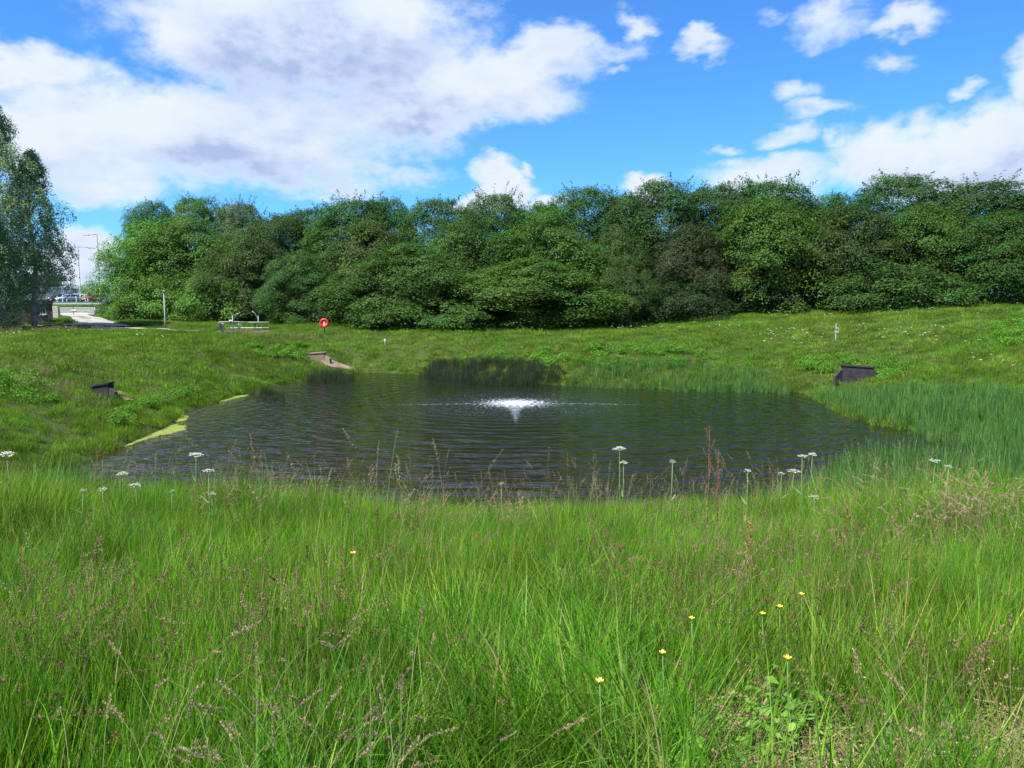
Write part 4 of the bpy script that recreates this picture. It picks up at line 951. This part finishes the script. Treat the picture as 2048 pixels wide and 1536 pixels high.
# hay
def hay_mesh(seed, n=150, R=.22):
    r = np.random.default_rng(seed); a = r.uniform(0, 2 * np.pi, n); c = r.normal(0, R * .6, (n, 3)); c[:, 2] = r.uniform(.01, .12, n) ** 1.2; ln_ = r.uniform(.06, .22, n)
    d = np.stack([np.cos(a), np.sin(a), r.normal(0, .22, n)], 1); s = np.stack([-np.sin(a), np.cos(a), r.normal(0, .6, n)], 1) * .0022
    m_ = c + r.normal(0, .02, (n, 3)); V = np.stack([c - d * ln_[:, None] / 2 - s, c - d * ln_[:, None] / 2 + s, m_ + s, m_ - s, c + d * ln_[:, None] / 2 + s * .6, c + d * ln_[:, None] / 2 - s * .6], 1)
    k = np.arange(n)[:, None] * 6; q = np.concatenate([k + np.array([0, 1, 2, 3]), k + np.array([3, 2, 4, 5])], 1).reshape(-1, 4)
    C = np.array([(.30, .22, .13), (.22, .15, .085), (.35, .28, .17), (.15, .10, .06), (.18, .19, .06)])[r.choice(5, n)]
    return np_mesh('hay_tuft', V.reshape(-1, 3), q.ravel(), np.arange(len(q)) * 4, hay_m, np.repeat(C, 6, 0))
hm = [hay_mesh(i) for i in range(4)]
Ph = field(-2, 4.5, .9, 4.2, 75, 1.4, 12, .1, pad=1.5); h0 = in_px(Ph, HAY_PX[0]); h1 = in_px(Ph, HAY_PX[1]) 
scatter('cut_hay', hm, Ph[h0], 'tan cut dry grass lying in the bottom right corner', None, (.7, 1.2), 5, .1)
scatter('cut_hay', hm, Ph[h1 & ~h0], 'dry straw-coloured grass at the bottom edge, left of the corner heap', None, (.7, 1.2), 6, .1)

# meadow on the banks
m1 = [blade_mesh('meadow_tuft', 80, .30, .18, .42, .011, meadow_m, [tuple(c * .84 for c in g_) for g_ in GREENS] + [(.17, .17, .06)], 80 + i, .5, .8, 4) for i in range(4)]
MG = [tuple(c * .84 for c in g_) for g_ in GREENS]
m2 = [blade_mesh('far_tuft', 85, .46, .12, .34, .020, meadow_m, MG + [(.18, .17, .07)], 90 + i, .55, .8, 3) for i in range(4)]
P = field(-32, 34, 17, 36, 8, 1.18, 21, .25, extra=lambda x, y: (np.abs(x) > 8)); scatter('grass', m1, P, 'green grass on the banks at both sides of the pond', wind(P, .2, .3), (.7, 1.25), 7)
def nothw(P):
    for E in EX2: P = P[~inside_poly(P[:, 0], P[:, 1], np.array(E))]
    for T in HWD: P = P[~((np.abs(P[:, 0] - T.location.x) < 1.1) & (P[:, 1] - T.location.y > -.15) & (P[:, 1] - T.location.y < .6))]
    return P
P = nothw(field(-62, 62, 36, 74, 6.2, 1.18, 22, .2))
short = ((P[:, 0] < -27) & (P[:, 1] > 62.5) & (P[:, 1] < 70)) | ((P[:, 0] > PF.location.x - 2.6) & (P[:, 0] < PF.location.x + 2.4) & (P[:, 1] > 60.8) & (P[:, 1] < 65.5))
P = np.concatenate([P, np.where(short, .38, 1.0)[:, None]], 1); P = P[~((P[:, 0] > PF.location.x - 1.9) & (P[:, 0] < PF.location.x + 1.95) & (P[:, 1] > 62.8) & (P[:, 1] < 65.3))]
scatter('grass', m2, P, 'sunlit green grass of the far bank up to the wood', wind(P, .25, .25), (.7, 1.25), 8)
P = field(-75, -20, 74, 112, 3.0, 1.15, 23, .2); P = P[P[:, 0] < -20]; scatter('grass', m2, P, 'shorter grass on the verge around the gate', None, (.45, .8), 9)
P = field(-130, -40, 112, 140, 1.2, 1.1, 24, .2); scatter('grass', m2, P, 'grass verge between the road and the car park', None, (.5, .9), 10)

# brownish seeding grass haze
def stalk_mesh(name, n, R, h0, h1, hl, hr, colS, colH, seed, arch=.5, per=46, lean=.25, pan=0.0, sw=.0022, q=.006, bias=0.0):
    r = np.random.default_rng(seed); V = []; Q = []; C = []; nv = 0
    for i in range(n):
        a = r.uniform(0, 6.28); b = np.array([math.cos(a), math.sin(a), 0]) * R * math.sqrt(r.uniform()); la = r.uniform(0, 6.28) if bias == 0 else math.pi + r.normal(0, .6)
        d = np.array([math.cos(la), math.sin(la), 0]); sd = np.array([-d[1], d[0], 0]); H = r.uniform(h0, h1); K = 9; ang = abs(r.normal(0, lean)); p = b + np.array([0, 0, -.03]); pts = [p]
        ar = abs(r.normal(arch, arch * .4)); HL = hl * r.uniform(.7, 1.3)
        for k in range(K): s = (k + 1) / K; an = ang + ar * s ** 3 * 1.6; p = p + (math.sin(an) * d + math.cos(an) * np.array([0, 0, 1])) * H / K; pts.append(p)
        pts = np.array(pts); cs = np.array(colS[r.integers(len(colS))]) * r.uniform(.8, 1.2)
        for k in range(K + 1): w_ = sw * (1 - .5 * k / K); V += [pts[k] - sd * w_ / 2, pts[k] + sd * w_ / 2]; C += [cs, cs]
        Q += [(nv + 2 * k, nv + 2 * k + 1, nv + 2 * k + 3, nv + 2 * k + 2) for k in range(K)]; nv += 2 * (K + 1)
        ch = np.array(colH[r.integers(len(colH))]); L_ = np.concatenate([[0], np.cumsum(np.linalg.norm(np.diff(pts, axis=0), axis=1))])
        for j in range(per):
            s = r.uniform(); pos = L_[-1] - HL * (1 - s); c = np.array([np.interp(pos, L_, pts[:, m_]) for m_ in range(3)]); rad = (hr * math.sin(math.pi * min(1, s * .95 + .05)) ** .6) * r.uniform(.5, 1)
            if pan: rad = pan * (1.05 - s) * r.uniform(.1, 1) + hr * .5
            u = r.normal(0, 1, 3); u /= np.linalg.norm(u); c = c + u * rad * (np.array([1, 1, .6]) if pan else 1); t_ = r.normal(0, 1, 3) + np.array([0, 0, 1.6]); t_ /= np.linalg.norm(t_); w_ = np.cross(t_, u); w_ /= np.linalg.norm(w_) + 1e-9
            L2 = q * r.uniform(.7, 1.5); V += [c, c + t_ * L2 * .5 + w_ * L2 * .28, c + t_ * L2, c + t_ * L2 * .5 - w_ * L2 * .28]; cc = ch * r.uniform(.7, 1.3); C += [cc] * 4; Q.append((nv, nv + 1, nv + 2, nv + 3)); nv += 4
    Q = np.array(Q); return np_mesh(name, V, Q.ravel(), np.arange(len(Q)) * 4, seed_m, np.array(C))
SG = [(.10, .16, .05), (.16, .17, .07)]; PURP = [(.20, .14, .075), (.17, .11, .055), (.26, .19, .11)]; TAN = [(.33, .27, .16), (.28, .22, .14)]; RUST = [(.18, .11, .06), (.15, .085, .045)]; DK = [(.085, .06, .035), (.06, .055, .03)]
fox = [stalk_mesh('foxtail', 6, .16, .60, .88, .075, .006, SG, DK + PURP, 110 + i, .55, 60, q=.0065) for i in range(5)]
pur = [stalk_mesh('purple_panicle', 12, .22, .55, .85, .10, .006, [(.17, .15, .08)], PURP + RUST[:1], 120 + i, .45, 46, pan=.022, q=.007) for i in range(4)]
nod = [stalk_mesh('nodding_head', 9, .16, .62, .90, .10, .0055, [(.17, .22, .08)], TAN, 130 + i, .95, 130, bias=1, q=.0055, lean=.5) for i in range(4)]
tls = [stalk_mesh('tall_seeding_grass', 4, .20, .80, 1.22, .13, .007, [(.15, .19, .07), (.20, .18, .09)], PURP + TAN, 140 + i, .30, 55, pan=.018, q=.0075, lean=.16, sw=.003) for i in range(6)]
pk = [stalk_mesh('pinkish_plume', 16, .22, .60, .82, .12, .008, [(.22, .18, .11)], [(.36, .27, .17), (.30, .21, .13)], 150 + i, .85, 70, q=.009, bias=1) for i in range(3)]
P = field(-12, 12, 1.6, 13, 3.0, 1.1, 31, .2, pad=1); scatter('seeding_grass', fox, P, 'dark foxtail seed heads scattered over the near grass', wind(P, .15), (.6, .9), 11)
P = field(-14, 14, 3.4, 16, 7, 1.1, 32, .2, pad=1); P = P[(vnoise(P[:, 0], P[:, 1], 1.0, 15) + np.clip((P[:, 1] - 5) / 8, 0, 1) * .7) > 1.6]; 
scatter('seeding_grass', pur, P, 'reddish brown seeding grass in hazy patches on the near bank', wind(P, .15), (.75, 1.05), 12)
def spots(L, n, R, hgt, seed):
    r = np.random.default_rng(seed); out = []
    for px, py in L:
        g_ = head(px, py, hgt)[0]
        for _ in range(n): x_ = g_.x + r.normal(0, R); y_ = g_.y + r.normal(0, R * .8); out.append((x_, y_, tz(x_, y_)))
    return np.array(out)
def head(px, py, hgt):
    d = ray(px, py); ts = np.arange(1.0, 13.5, .02); gap = EYE + d.z * ts - terrain(d.x * ts, d.y * ts); i = int(np.argmax(gap < hgt)) if (gap < hgt).any() else int(np.argmin(np.abs(ts * d.y - 9.2 - .9 * math.sin(px)))); t_ = ts[i]
    x_, y_ = d.x * t_, d.y * t_; return Vector((x_, y_, tz(x_, y_))), Vector((x_, y_, EYE + d.z * t_))
scatter('seeding_grass', pur, spots([(60, 1150), (100, 1190), (470, 1120), (545, 1150), (560, 1185), (800, 1045), (1290, 1090), (1450, 1100), (1520, 1060), (1500, 1120), (1640, 1080), (1670, 1040), (1905, 1040), (1960, 1030), (1850, 1330)], 5, .22, .6, 1), 'clumps of rusty brown grass standing out of the green', None, (.8, 1.1), 13)
scatter('seeding_grass', nod, spots([(630, 1400), (650, 1440), (700, 1425), (790, 1430), (640, 1480), (420, 1420), (300, 1385), (680, 1500)], 3, .09, .62, 2), 'pale nodding seed heads near the bottom, left of centre', None, (.75, 1.0), 14, .05)
scatter('seeding_grass', pk, spots([(1930, 960), (1960, 985), (1990, 975), (1900, 990), (1320, 935), (1000, 930), (960, 940), (420, 960)], 5, .35, .6, 3), 'pinkish drooping plumes at the brow of the near bank', None, (.8, 1.1), 15)
P = field(-11, 12, 6.5, 15, 3.4, 1.1, 34, .5, pad=0); scatter('seeding_grass', tls, P, 'tall thin seeding stems standing up against the water', wind(P, .12), (.6, 1.0), 16, .06)
scatter('seeding_grass', tls, spots([(790, 850), (880, 870), (1060, 850), (1205, 850), (1225, 840), (1330, 880), (1500, 870), (1530, 850), (1560, 880), (740, 900), (940, 900), (590, 900), (400, 890), (1140, 900), (1180, 900), (1290, 900)], 2, .12, 1.05, 4), 'tallest single grass stems rising highest over the water', None, (.9, 1.15), 17, .05)
mh = [stalk_mesh('bank_seed_haze', 26, .5, .34, .56, .09, .012, [(.17, .18, .07)], [(.26, .20, .12), (.24, .22, .11)], 160 + i, .5, 14, q=.020, sw=.006) for i in range(2)]
P = nothw(field(-45, 45, 30, 72, 2.4, 1.15, 35, 2.0)); P = P[(P[:, 0] < 6) & (P[:, 1] < 61) & ((vnoise(P[:, 0], P[:, 1], .16, 25) + (P[:, 0] < -8) * .45) > .8)]; scatter('seeding_grass', mh, P, 'dull brownish seeding grass on the top of the left and far banks', None, (.8, 1.15), 18)

r_ = np.random.default_rng(88); tsk = []
for px, py in [(520, 950), (640, 965), (700, 940), (860, 975), (1060, 965), (1090, 985), (1215, 925), (1225, 945), (1240, 960), (1330, 975), (1420, 950), (1450, 965), (1530, 945), (1570, 960), (1660, 950), (1760, 940), (1850, 965), (1950, 940), (2010, 950), (90, 930), (30, 940), (330, 950), (400, 955), (450, 965)]:
    g_ = at(px, r_.uniform(8.6, 10.6))
    for _ in range(10): x_ = g_.x + r_.normal(0, .36); y_ = g_.y + r_.normal(0, .25); tsk.append((x_, y_, tz(x_, y_)))
tsk = np.array(tsk)
scatter('grass', up + ln, tsk, 'tall tufts of grass rising in front of the water along the brow', wind(tsk, .15), (1.05, 1.6), 39, .1)

# reeds and rushes
def zone(PX, z, dens, seed, zmin=-.12):
    Q = np.array([(lambda h_: (h_.x, h_.y))(hit_z(q[0], q[1], z)) for q in PX]); x0, y0 = Q.min(0); x1, y1 = Q.max(0)
    r = np.random.default_rng(seed); n = int((x1 - x0) * (y1 - y0) * dens); x = r.uniform(x0, x1, n); y = r.uniform(y0, y1, n); k = inside_poly(x, y, Q) & (vnoise(x, y, 1.6, seed) > -1.05); x, y = x[k], y[k]
    fac = (.45 + .55 * np.clip(edge_d(x, y, Q) / .9, 0, 1)) * (1 + .16 * vnoise(x, y, .9, seed + 50))
    return np.stack([x, y, np.maximum(terrain(x, y), zmin), fac], 1)
RG = [(.065, .165, .040), (.085, .195, .045), (.050, .135, .038), (.115, .215, .05)]
rd = [blade_mesh('reed_tuft', 26, .26, .70, 1.30, .022, reed_m, RG, 170 + i, .14, .22, 5) for i in range(4)]
rs = [blade_mesh('rush_tuft', 60, .30, .75, 1.30, .013, reed_m, [(.026, .048, .024), (.034, .058, .028), (.045, .06, .03)], 180 + i, .16, .14, 4) for i in range(3)]
scatter('reeds', rd, zone([(1612, 790), (1645, 812), (1700, 838), (1790, 862), (1860, 886), (1960, 908), (2100, 928), (2350, 950), (2300, 880), (2048, 846), (1850, 820), (1740, 806), (1650, 797)], 0, 10, 1), 'bright green reed bed along the right shore, below the black headwall', None, (.55, 1.0), 19, .07)
scatter('reeds', rd, zone([(1520, 1030), (1580, 990), (1640, 960), (1750, 950), (1900, 945), (2100, 945), (2350, 960), (2600, 1085), (1560, 1085)], 0, 17, 2), 'tall blue-green reed bed in the near right corner of the pond', None, (.9, 1.5), 20, .07)
scatter('reeds', rd, zone([(1125, 775), (1300, 783), (1580, 790), (1605, 784), (1500, 768), (1350, 764), (1130, 763)], 0, 9, 3), 'low green reeds along the far shore, right of the dark rushes', None, (.45, .8), 21, .07)
scatter('rushes', rs, zone([(838, 753), (900, 765), (1000, 773), (1120, 773), (1140, 765), (1000, 754), (850, 745)], 0, 8, 4), 'dark grey-green rush bed on the far shore behind the fountain', None, (.6, .95), 22, .09)
scatter('rushes', rs, zone([(490, 801), (540, 806), (582, 802), (578, 788), (520, 784), (498, 788)], 0, 5, 5), 'small dark rush clump standing in the water at the left shore', None, (.6, .9), 23, .10)
scatter('rushes', rs, zone([(595, 766), (650, 771), (706, 764), (716, 754), (680, 750), (620, 754)], 0, 5, 6), 'thin rushes in front of the sunlit headwall apron', None, (.6, .95), 24, .08)
scatter('reeds', rd, zone([(20, 1010), (120, 968), (200, 975), (330, 1010), (560, 1050), (500, 1080), (0, 1075)], 0, 13, 7), 'dark green sedge in the near left corner of the pond', None, (.8, 1.25), 25, .1)
# shore fringe
P = field(-24, 26, 18, 58, 30, 1.2, 41, -.35); d_ = pond_sd(P[:, 0], P[:, 1])
r_ = np.random.default_rng(5); n = 60000; x = r_.uniform(-22, 26, n); y = r_.uniform(17, 58, n); k = np.abs(pond_sd(x, y) - .25) < .45; P = np.stack([x[k], y[k], np.maximum(terrain(x[k], y[k]), -.05)], 1); P = nothw(P[(r_.uniform(0, 1, len(P)) < .32) & ((P[:, 0] > -8) | (pond_sd(P[:, 0], P[:, 1]) > .1))])
scatter('waterside_grass', m1, P, 'thick grass fringe hanging over the edge of the water', None, (.7, 1.3), 26, .25)

# broad-leaved herbs
def herb_mesh(name, n, R, H, leaf, cols, seed):
    r = np.random.default_rng(seed); a = r.uniform(0, 2 * np.pi, n); rad = R * np.sqrt(r.uniform(0, 1, n)); z = H * r.uniform(.25, 1, n) * (1 - .35 * (rad / R) ** 2)
    P = np.stack([np.cos(a) * rad, np.sin(a) * rad, z], 1); N_ = np.stack([np.cos(a) * .5, np.sin(a) * .5, np.full(n, 1.0)], 1) + r.normal(0, .35, (n, 3)); V = leaves_np(P, N_, leaf, r, .15, .62)
    C = np.array(cols)[r.choice(len(cols), n)] * r.uniform(.75, 1.25, (n, 1)); return np_mesh(name, V.reshape(-1, 3), np.arange(4 * n), np.arange(n) * 4, herb_m, np.repeat(C, 4, 0))
hb_ = [herb_mesh('nettle_tuft', 190, .42, .50, .085, [(.085, .225, .018), (.105, .25, .025), (.06, .17, .02)], 190 + i) for i in range(4)]
def gzone(PX, dens, seed):
    Q = np.array([(lambda h_: (h_.x, h_.y))(ground(*q)) for q in PX]); x0, y0 = Q.min(0); x1, y1 = Q.max(0); r = np.random.default_rng(seed); n = int((x1 - x0) * (y1 - y0) * dens) + 1
    x = r.uniform(x0, x1, n); y = r.uniform(y0, y1, n); k = inside_poly(x, y, Q) & (vnoise(x, y, 1.2, seed) > -.5) & (pond_sd(x, y) > 0); x, y = x[k], y[k]; return nothw(np.stack([x, y, terrain(x, y)], 1))
for i, (PX, lab) in enumerate((([(980, 712), (1100, 702), (1380, 702), (1440, 722), (1330, 738), (1150, 745), (860, 735)], 'bright nettles on the far bank above the dark rushes'),
      ([(480, 700), (540, 688), (610, 692), (640, 718), (610, 732), (530, 715)], 'bright leafy patch below the railed platform'),
      ([(-60, 735), (60, 745), (115, 775), (110, 810), (0, 830), (-90, 830)], 'leafy nettles on the left bank at the edge of the photo'),
      ([(1940, 655), (2100, 640), (2160, 690), (1960, 690)], 'dark green leafy patch high on the right bank'),
      ([(1600, 722), (1690, 716), (1790, 720), (1830, 745), (1770, 765), (1740, 742), (1660, 750), (1600, 745)], 'leafy weeds round the black headwall'),
      ([(190, 872), (250, 852), (315, 822), (350, 800), (440, 782), (425, 770), (300, 805), (150, 875)], 'leafy waterside weeds along the left shore'))):
    scatter('weeds', hb_, gzone(PX, 3.2, 50 + i), lab, None, (.6, 1.15), 30 + i, .15)
nb = [herb_mesh('creeping_herb', 34, .14, .24, .036, [(.12, .27, .03), (.14, .28, .05)], 200 + i) for i in range(3)]
scatter('weeds', nb, spots([(1560, 1345), (1590, 1365), (1540, 1330), (1600, 1385), (1575, 1370), (1340, 1490), (1500, 1420)], 2, .10, .30, 6), 'small creeping leafy weeds in the grass at the bottom right', None, (.8, 1.3), 37)

# umbels and other flowers
flw, t, b = new_mat('white_petals'); b.inputs['Base Color'].default_value = (.74, .76, .66, 1); b.inputs['Roughness'].default_value = .7
yel, t, b = new_mat('yellow_petals'); b.inputs['Base Color'].default_value = (.80, .50, .02, 1); b.inputs['Roughness'].default_value = .35
stm = worn('green_stem', (.10, .17, .05), .6, .2, 9)
def umbel(px, py, wpx, lab, hgt=.85, twin=False):
    b0, hd = head(px, py, hgt); w = wpx / F * b0.y / 2 * .9; h = hd.z - b0.z; r = random.Random(int(px * 7 + py)); T = empty('white_umbel', b0); T.rotation_euler = (r.uniform(-.07, .07), r.uniform(-.05, .05), r.uniform(0, 6)); tag(T, lab, 'white wildflower', 'white umbel flowers near the brow of the bank')
    s = MB(); s.tube([(0, 0, -.05), (r.uniform(-.03, .03), 0, h * .5), (0, 0, h - w * .55)], [.006, .005, .004], 6); V = []; Fc = []; n = 15; fl = MB()
    for k in range(n):
        a = 2.4 * k; rr_ = w * math.sqrt((k + .5) / n); p_ = Vector((math.cos(a) * rr_, math.sin(a) * rr_ * .9, h - .35 * rr_ * rr_ / w + r.uniform(-.012, .010)))
        s.tube([(0, 0, h - w * .55), p_], .0016, 4, False)
        for j in range(12):
            q_ = p_ + Vector((r.gauss(0, w * .115), r.gauss(0, w * .115), r.uniform(-.004, .006))); z_ = w * .05 * r.uniform(.7, 1.3); n0 = len(fl.v); a2 = r.uniform(0, 6)
            fl.add([q_ + Vector((math.cos(a2 + i * 1.257) * z_, math.sin(a2 + i * 1.257) * z_, (.3 if i % 2 else 0) * z_)) for i in range(5)] + [q_ + Vector((0, 0, -z_ * .9))], [(0, 1, 2, 3, 4), (0, 5, 1), (1, 5, 2), (2, 5, 3), (3, 5, 4), (4, 5, 0)])
    s.build('stem', stm, T, True); fl.build('flower_head', flw, T)
    for k in range(3):
        a = r.uniform(0, 6.28); z0 = h * (.2 + .2 * k); d = Vector((math.cos(a), math.sin(a), .5))
        sd = Vector((-d.y, d.x, 0)); c = Vector((0, 0, z0)); ring_ = [c]
        for j in range(1, 7): q_ = c + d * (.018 * j); ring_ += [q_ + sd * (.020 if j % 2 else .008) * (1.1 - j / 8) + d * .006, q_ - sd * (.020 if j % 2 else .008) * (1.1 - j / 8) + d * .006]
        ring_.append(c + d * .135); nn = len(ring_) - 1
        MB().add(ring_, [(0, 1, 2)] + [(2 * j - 1, 2 * j + 1, 2 * j + 2, 2 * j) for j in range(1, 6)] + [(nn - 2, nn, nn - 1)]).build('leaf', stm, T)
for a in ((1247, 893, 30, 'largest bright white flower against the water, upper of two on one line'), (1245, 922, 20, 'white flower just below the largest one against the water'), (1343, 923, 16, 'small white flower right of the largest pair'),
          (1493, 938, 17, 'small white flower right of the tall rusty dock'), (1606, 911, 24, 'white flower before the near reeds, left one'), (1622, 905, 20, 'white flower touching the near reeds, highest of that cluster'),
          (1585, 940, 30, 'wide white flower low before the near reeds'), (1565, 946, 18, 'small white flower beside the wide one before the reeds'), (1874, 921, 26, 'lone white flower in front of the right reed bed'),
          (1900, 933, 18, 'narrow white flower below and right of the lone one at the reeds'), (16, 904, 38, 'flat white flower at the left edge of the photo'), (240, 944, 28, 'white flower over the pale blue water corner'),
          (268, 966, 24, 'white flower below the one over the blue water corner'), (160, 979, 14, 'small white flower left in the near grass'), (202, 978, 20, 'small flat white flower next to the leftmost near one'),
          (385, 905, 34, 'cream flat flower before the dark water at left, higher'), (412, 940, 26, 'cream flat flower below the higher one at left'), (338, 982, 12, 'tiny white flower at the brow, left of centre'), (425, 985, 16, 'small white flower at the brow left of centre, near the brown grass'), (1003, 966, 12, 'tiny greenish white flower at the brow in the middle'), (1630, 992, 22, 'pale fading flower low on the bank before the reeds')):
    umbel(a[0], a[1], a[2], a[3], 1.0 if a[1] < 930 and a[0] > 1200 and a[0] < 1400 else (.84 if a[1] < 941 else .60))
def buttercup(px, py, lab, s=.013):
    s *= .85; b0, hd = head(px, py, .46); h = hd.z - b0.z; T = empty('buttercup', b0); tag(T, lab, 'buttercup', 'yellow buttercups in the near grass')
    MB().tube([(0, 0, -.03), (.01, 0, h * .6), (0, 0, h)], [.0022, .002, .0015], 5).build('stem', stm, T, True)
    for k in range(5):
        a = k * 1.2566; u = Vector((math.cos(a), math.sin(a), 0)); w_ = Vector((-u.y, u.x, 0)); c = Vector((0, 0, h)); z_ = Vector((0, 0, 1))
        MB().add([c, c + u * s * .6 + w_ * s * .5 + z_ * s * .25, c + u * s * 1.1 + w_ * s * .35 + z_ * s * .75, c + u * s * 1.1 - w_ * s * .35 + z_ * s * .75, c + u * s * .6 - w_ * s * .5 + z_ * s * .25], [(0, 1, 2, 3, 4)]).build('petal', yel, T)
    MB().lathe([(0, 0), (s * .3, s * .1), (s * .25, s * .4), (0, s * .5)], 8, Matrix.Translation((0, 0, h))).build('centre', worn('butter_centre', (.5, .42, .03), .8) if 'butter_centre' not in bpy.data.materials else bpy.data.materials['butter_centre'], T)
for a in ((706, 1108, 'buttercup furthest left, in the upper part of the grass', .017), (1199, 1364, 'largest buttercup, near the bottom right of centre', .013), (1325, 1307, 'buttercup up and right of the largest one', .012), (1383, 1238, 'buttercup left of the three near the right', .012),
          (1525, 1229, 'buttercup just left of the close pair', .012), (1559, 1215, 'buttercup right of the close pair', .013), (1603, 1190, 'highest of the buttercups on the right', .013), (1575, 1318, 'buttercup above the creeping leaves on the right', .013)): buttercup(*a)
def dock(px, py, hgt, lab, cols=RUST, n=900, wd=.055):
    b0, hd = head(px, py, hgt); h = hd.z - b0.z; T = empty('dock_plant', b0); tag(T, lab, 'dock plant', 'rusty dock plants'); r = np.random.default_rng(int(px))
    s = MB(); s.tube([(0, 0, -.05), (.01, 0, h * .5), (.0, 0, h)], [.007, .005, .002], 6); br = []
    for k in range(7): z0 = h * (.45 + .07 * k); a = k * 2.4; e = np.array([math.cos(a) * .07, math.sin(a) * .07, z0 + .16]); s.tube([(0, 0, z0), tuple(e)], .002, 4); br.append((np.array([0, 0, z0]), e))
    s.build('stem', worn('dock_stem', (.16, .07, .035), .7, .2, 9), T, True); P = []
    for _ in range(n):
        if r.uniform() < .5: t_ = r.uniform(.45, 1); P.append(np.array([0, 0, h * t_]) + r.normal(0, .014 * (1.25 - t_) * 1.6, 3))
        else: a_, b_ = br[r.integers(7)]; P.append(a_ + (b_ - a_) * r.uniform() + r.normal(0, .009, 3))
    P = np.array(P); V = leaves_np(P, r.normal(0, 1, P.shape), .008, r, .3, .8); m_ = len(P); C = np.array(cols)[r.choice(len(cols), m_)] * r.uniform(.6, 1.5, (m_, 1))
    o = link('seed_spike', np_mesh('seed_spike', V.reshape(-1, 3), np.arange(4 * m_), np.arange(m_) * 4, seed_m, np.repeat(C, 4, 0)), T); o['kind'] = 'stuff'
dock(1419, 852, 1.15, 'tall rusty red dock spike standing out against the water')
dock(1437, 900, .95, 'shorter rusty dock stem right beside the tall spike')
dock(1692, 1000, .7, 'loose rusty dock on the near bank below the right reeds', [(.20, .12, .05), (.26, .12, .05)], 420)
dock(1500, 1040, .7, 'orange-brown dock leaning in the grass below the tall spike', [(.24, .12, .05), (.30, .16, .06)], 420)

# far white flowers: no one could count them all
du = []
for i in range(3):
    r = np.random.default_rng(300 + i); n = 26; P = np.stack([r.normal(0, .045, n), r.normal(0, .045, n), .45 + r.normal(0, .012, n)], 1); V = leaves_np(P, np.tile([0, 0, 1.0], (n, 1)) + r.normal(0, .25, (n, 3)), .045, r, 0, .9)
    du.append(np_mesh('far_umbel', V.reshape(-1, 3), np.arange(4 * n), np.arange(n) * 4, herb_m, np.full((4 * n, 3), .78)))
def dots(PX, n, seed):
    Q = [ground(*q) for q in PX]; Q = np.array([(q.x, q.y) for q in Q]); x0, y0 = Q.min(0); x1, y1 = Q.max(0); r = np.random.default_rng(seed); x = r.uniform(x0, x1, n * 12); y = r.uniform(y0, y1, n * 12); k = inside_poly(x, y, Q) & (pond_sd(x, y) > 1) & (vnoise(x, y, .5, seed) > -.2); x, y = x[k][:n], y[k][:n]; return np.stack([x, y, terrain(x, y)], 1)
for i, (PX, n, lab) in enumerate((([(1500, 660), (1730, 650), (1740, 690), (1510, 692)], 45, 'white flower dots around the gauge post'), ([(1740, 664), (1900, 660), (1900, 694), (1745, 690)], 28, 'white flower dots on the bank right of the gauge post'),
     ([(980, 650), (1480, 642), (1480, 664), (990, 668)], 60, 'white flower dots in the grass edge below the wood'), ([(0, 662), (330, 664), (330, 690), (0, 692)], 40, 'white flower dots on the left bank before the path'), ([(1500, 632), (2040, 612), (2040, 632), (1510, 650)], 30, 'white flower dots at the foot of the wood on the right'), ([(1900, 690), (2048, 690), (2048, 740), (1900, 740)], 9, 'sparse white flower dots on the high right bank'))):
    scatter('wildflowers', du, dots(PX, n, 70 + i), lab, None, (.4, .85), 60 + i, .1)
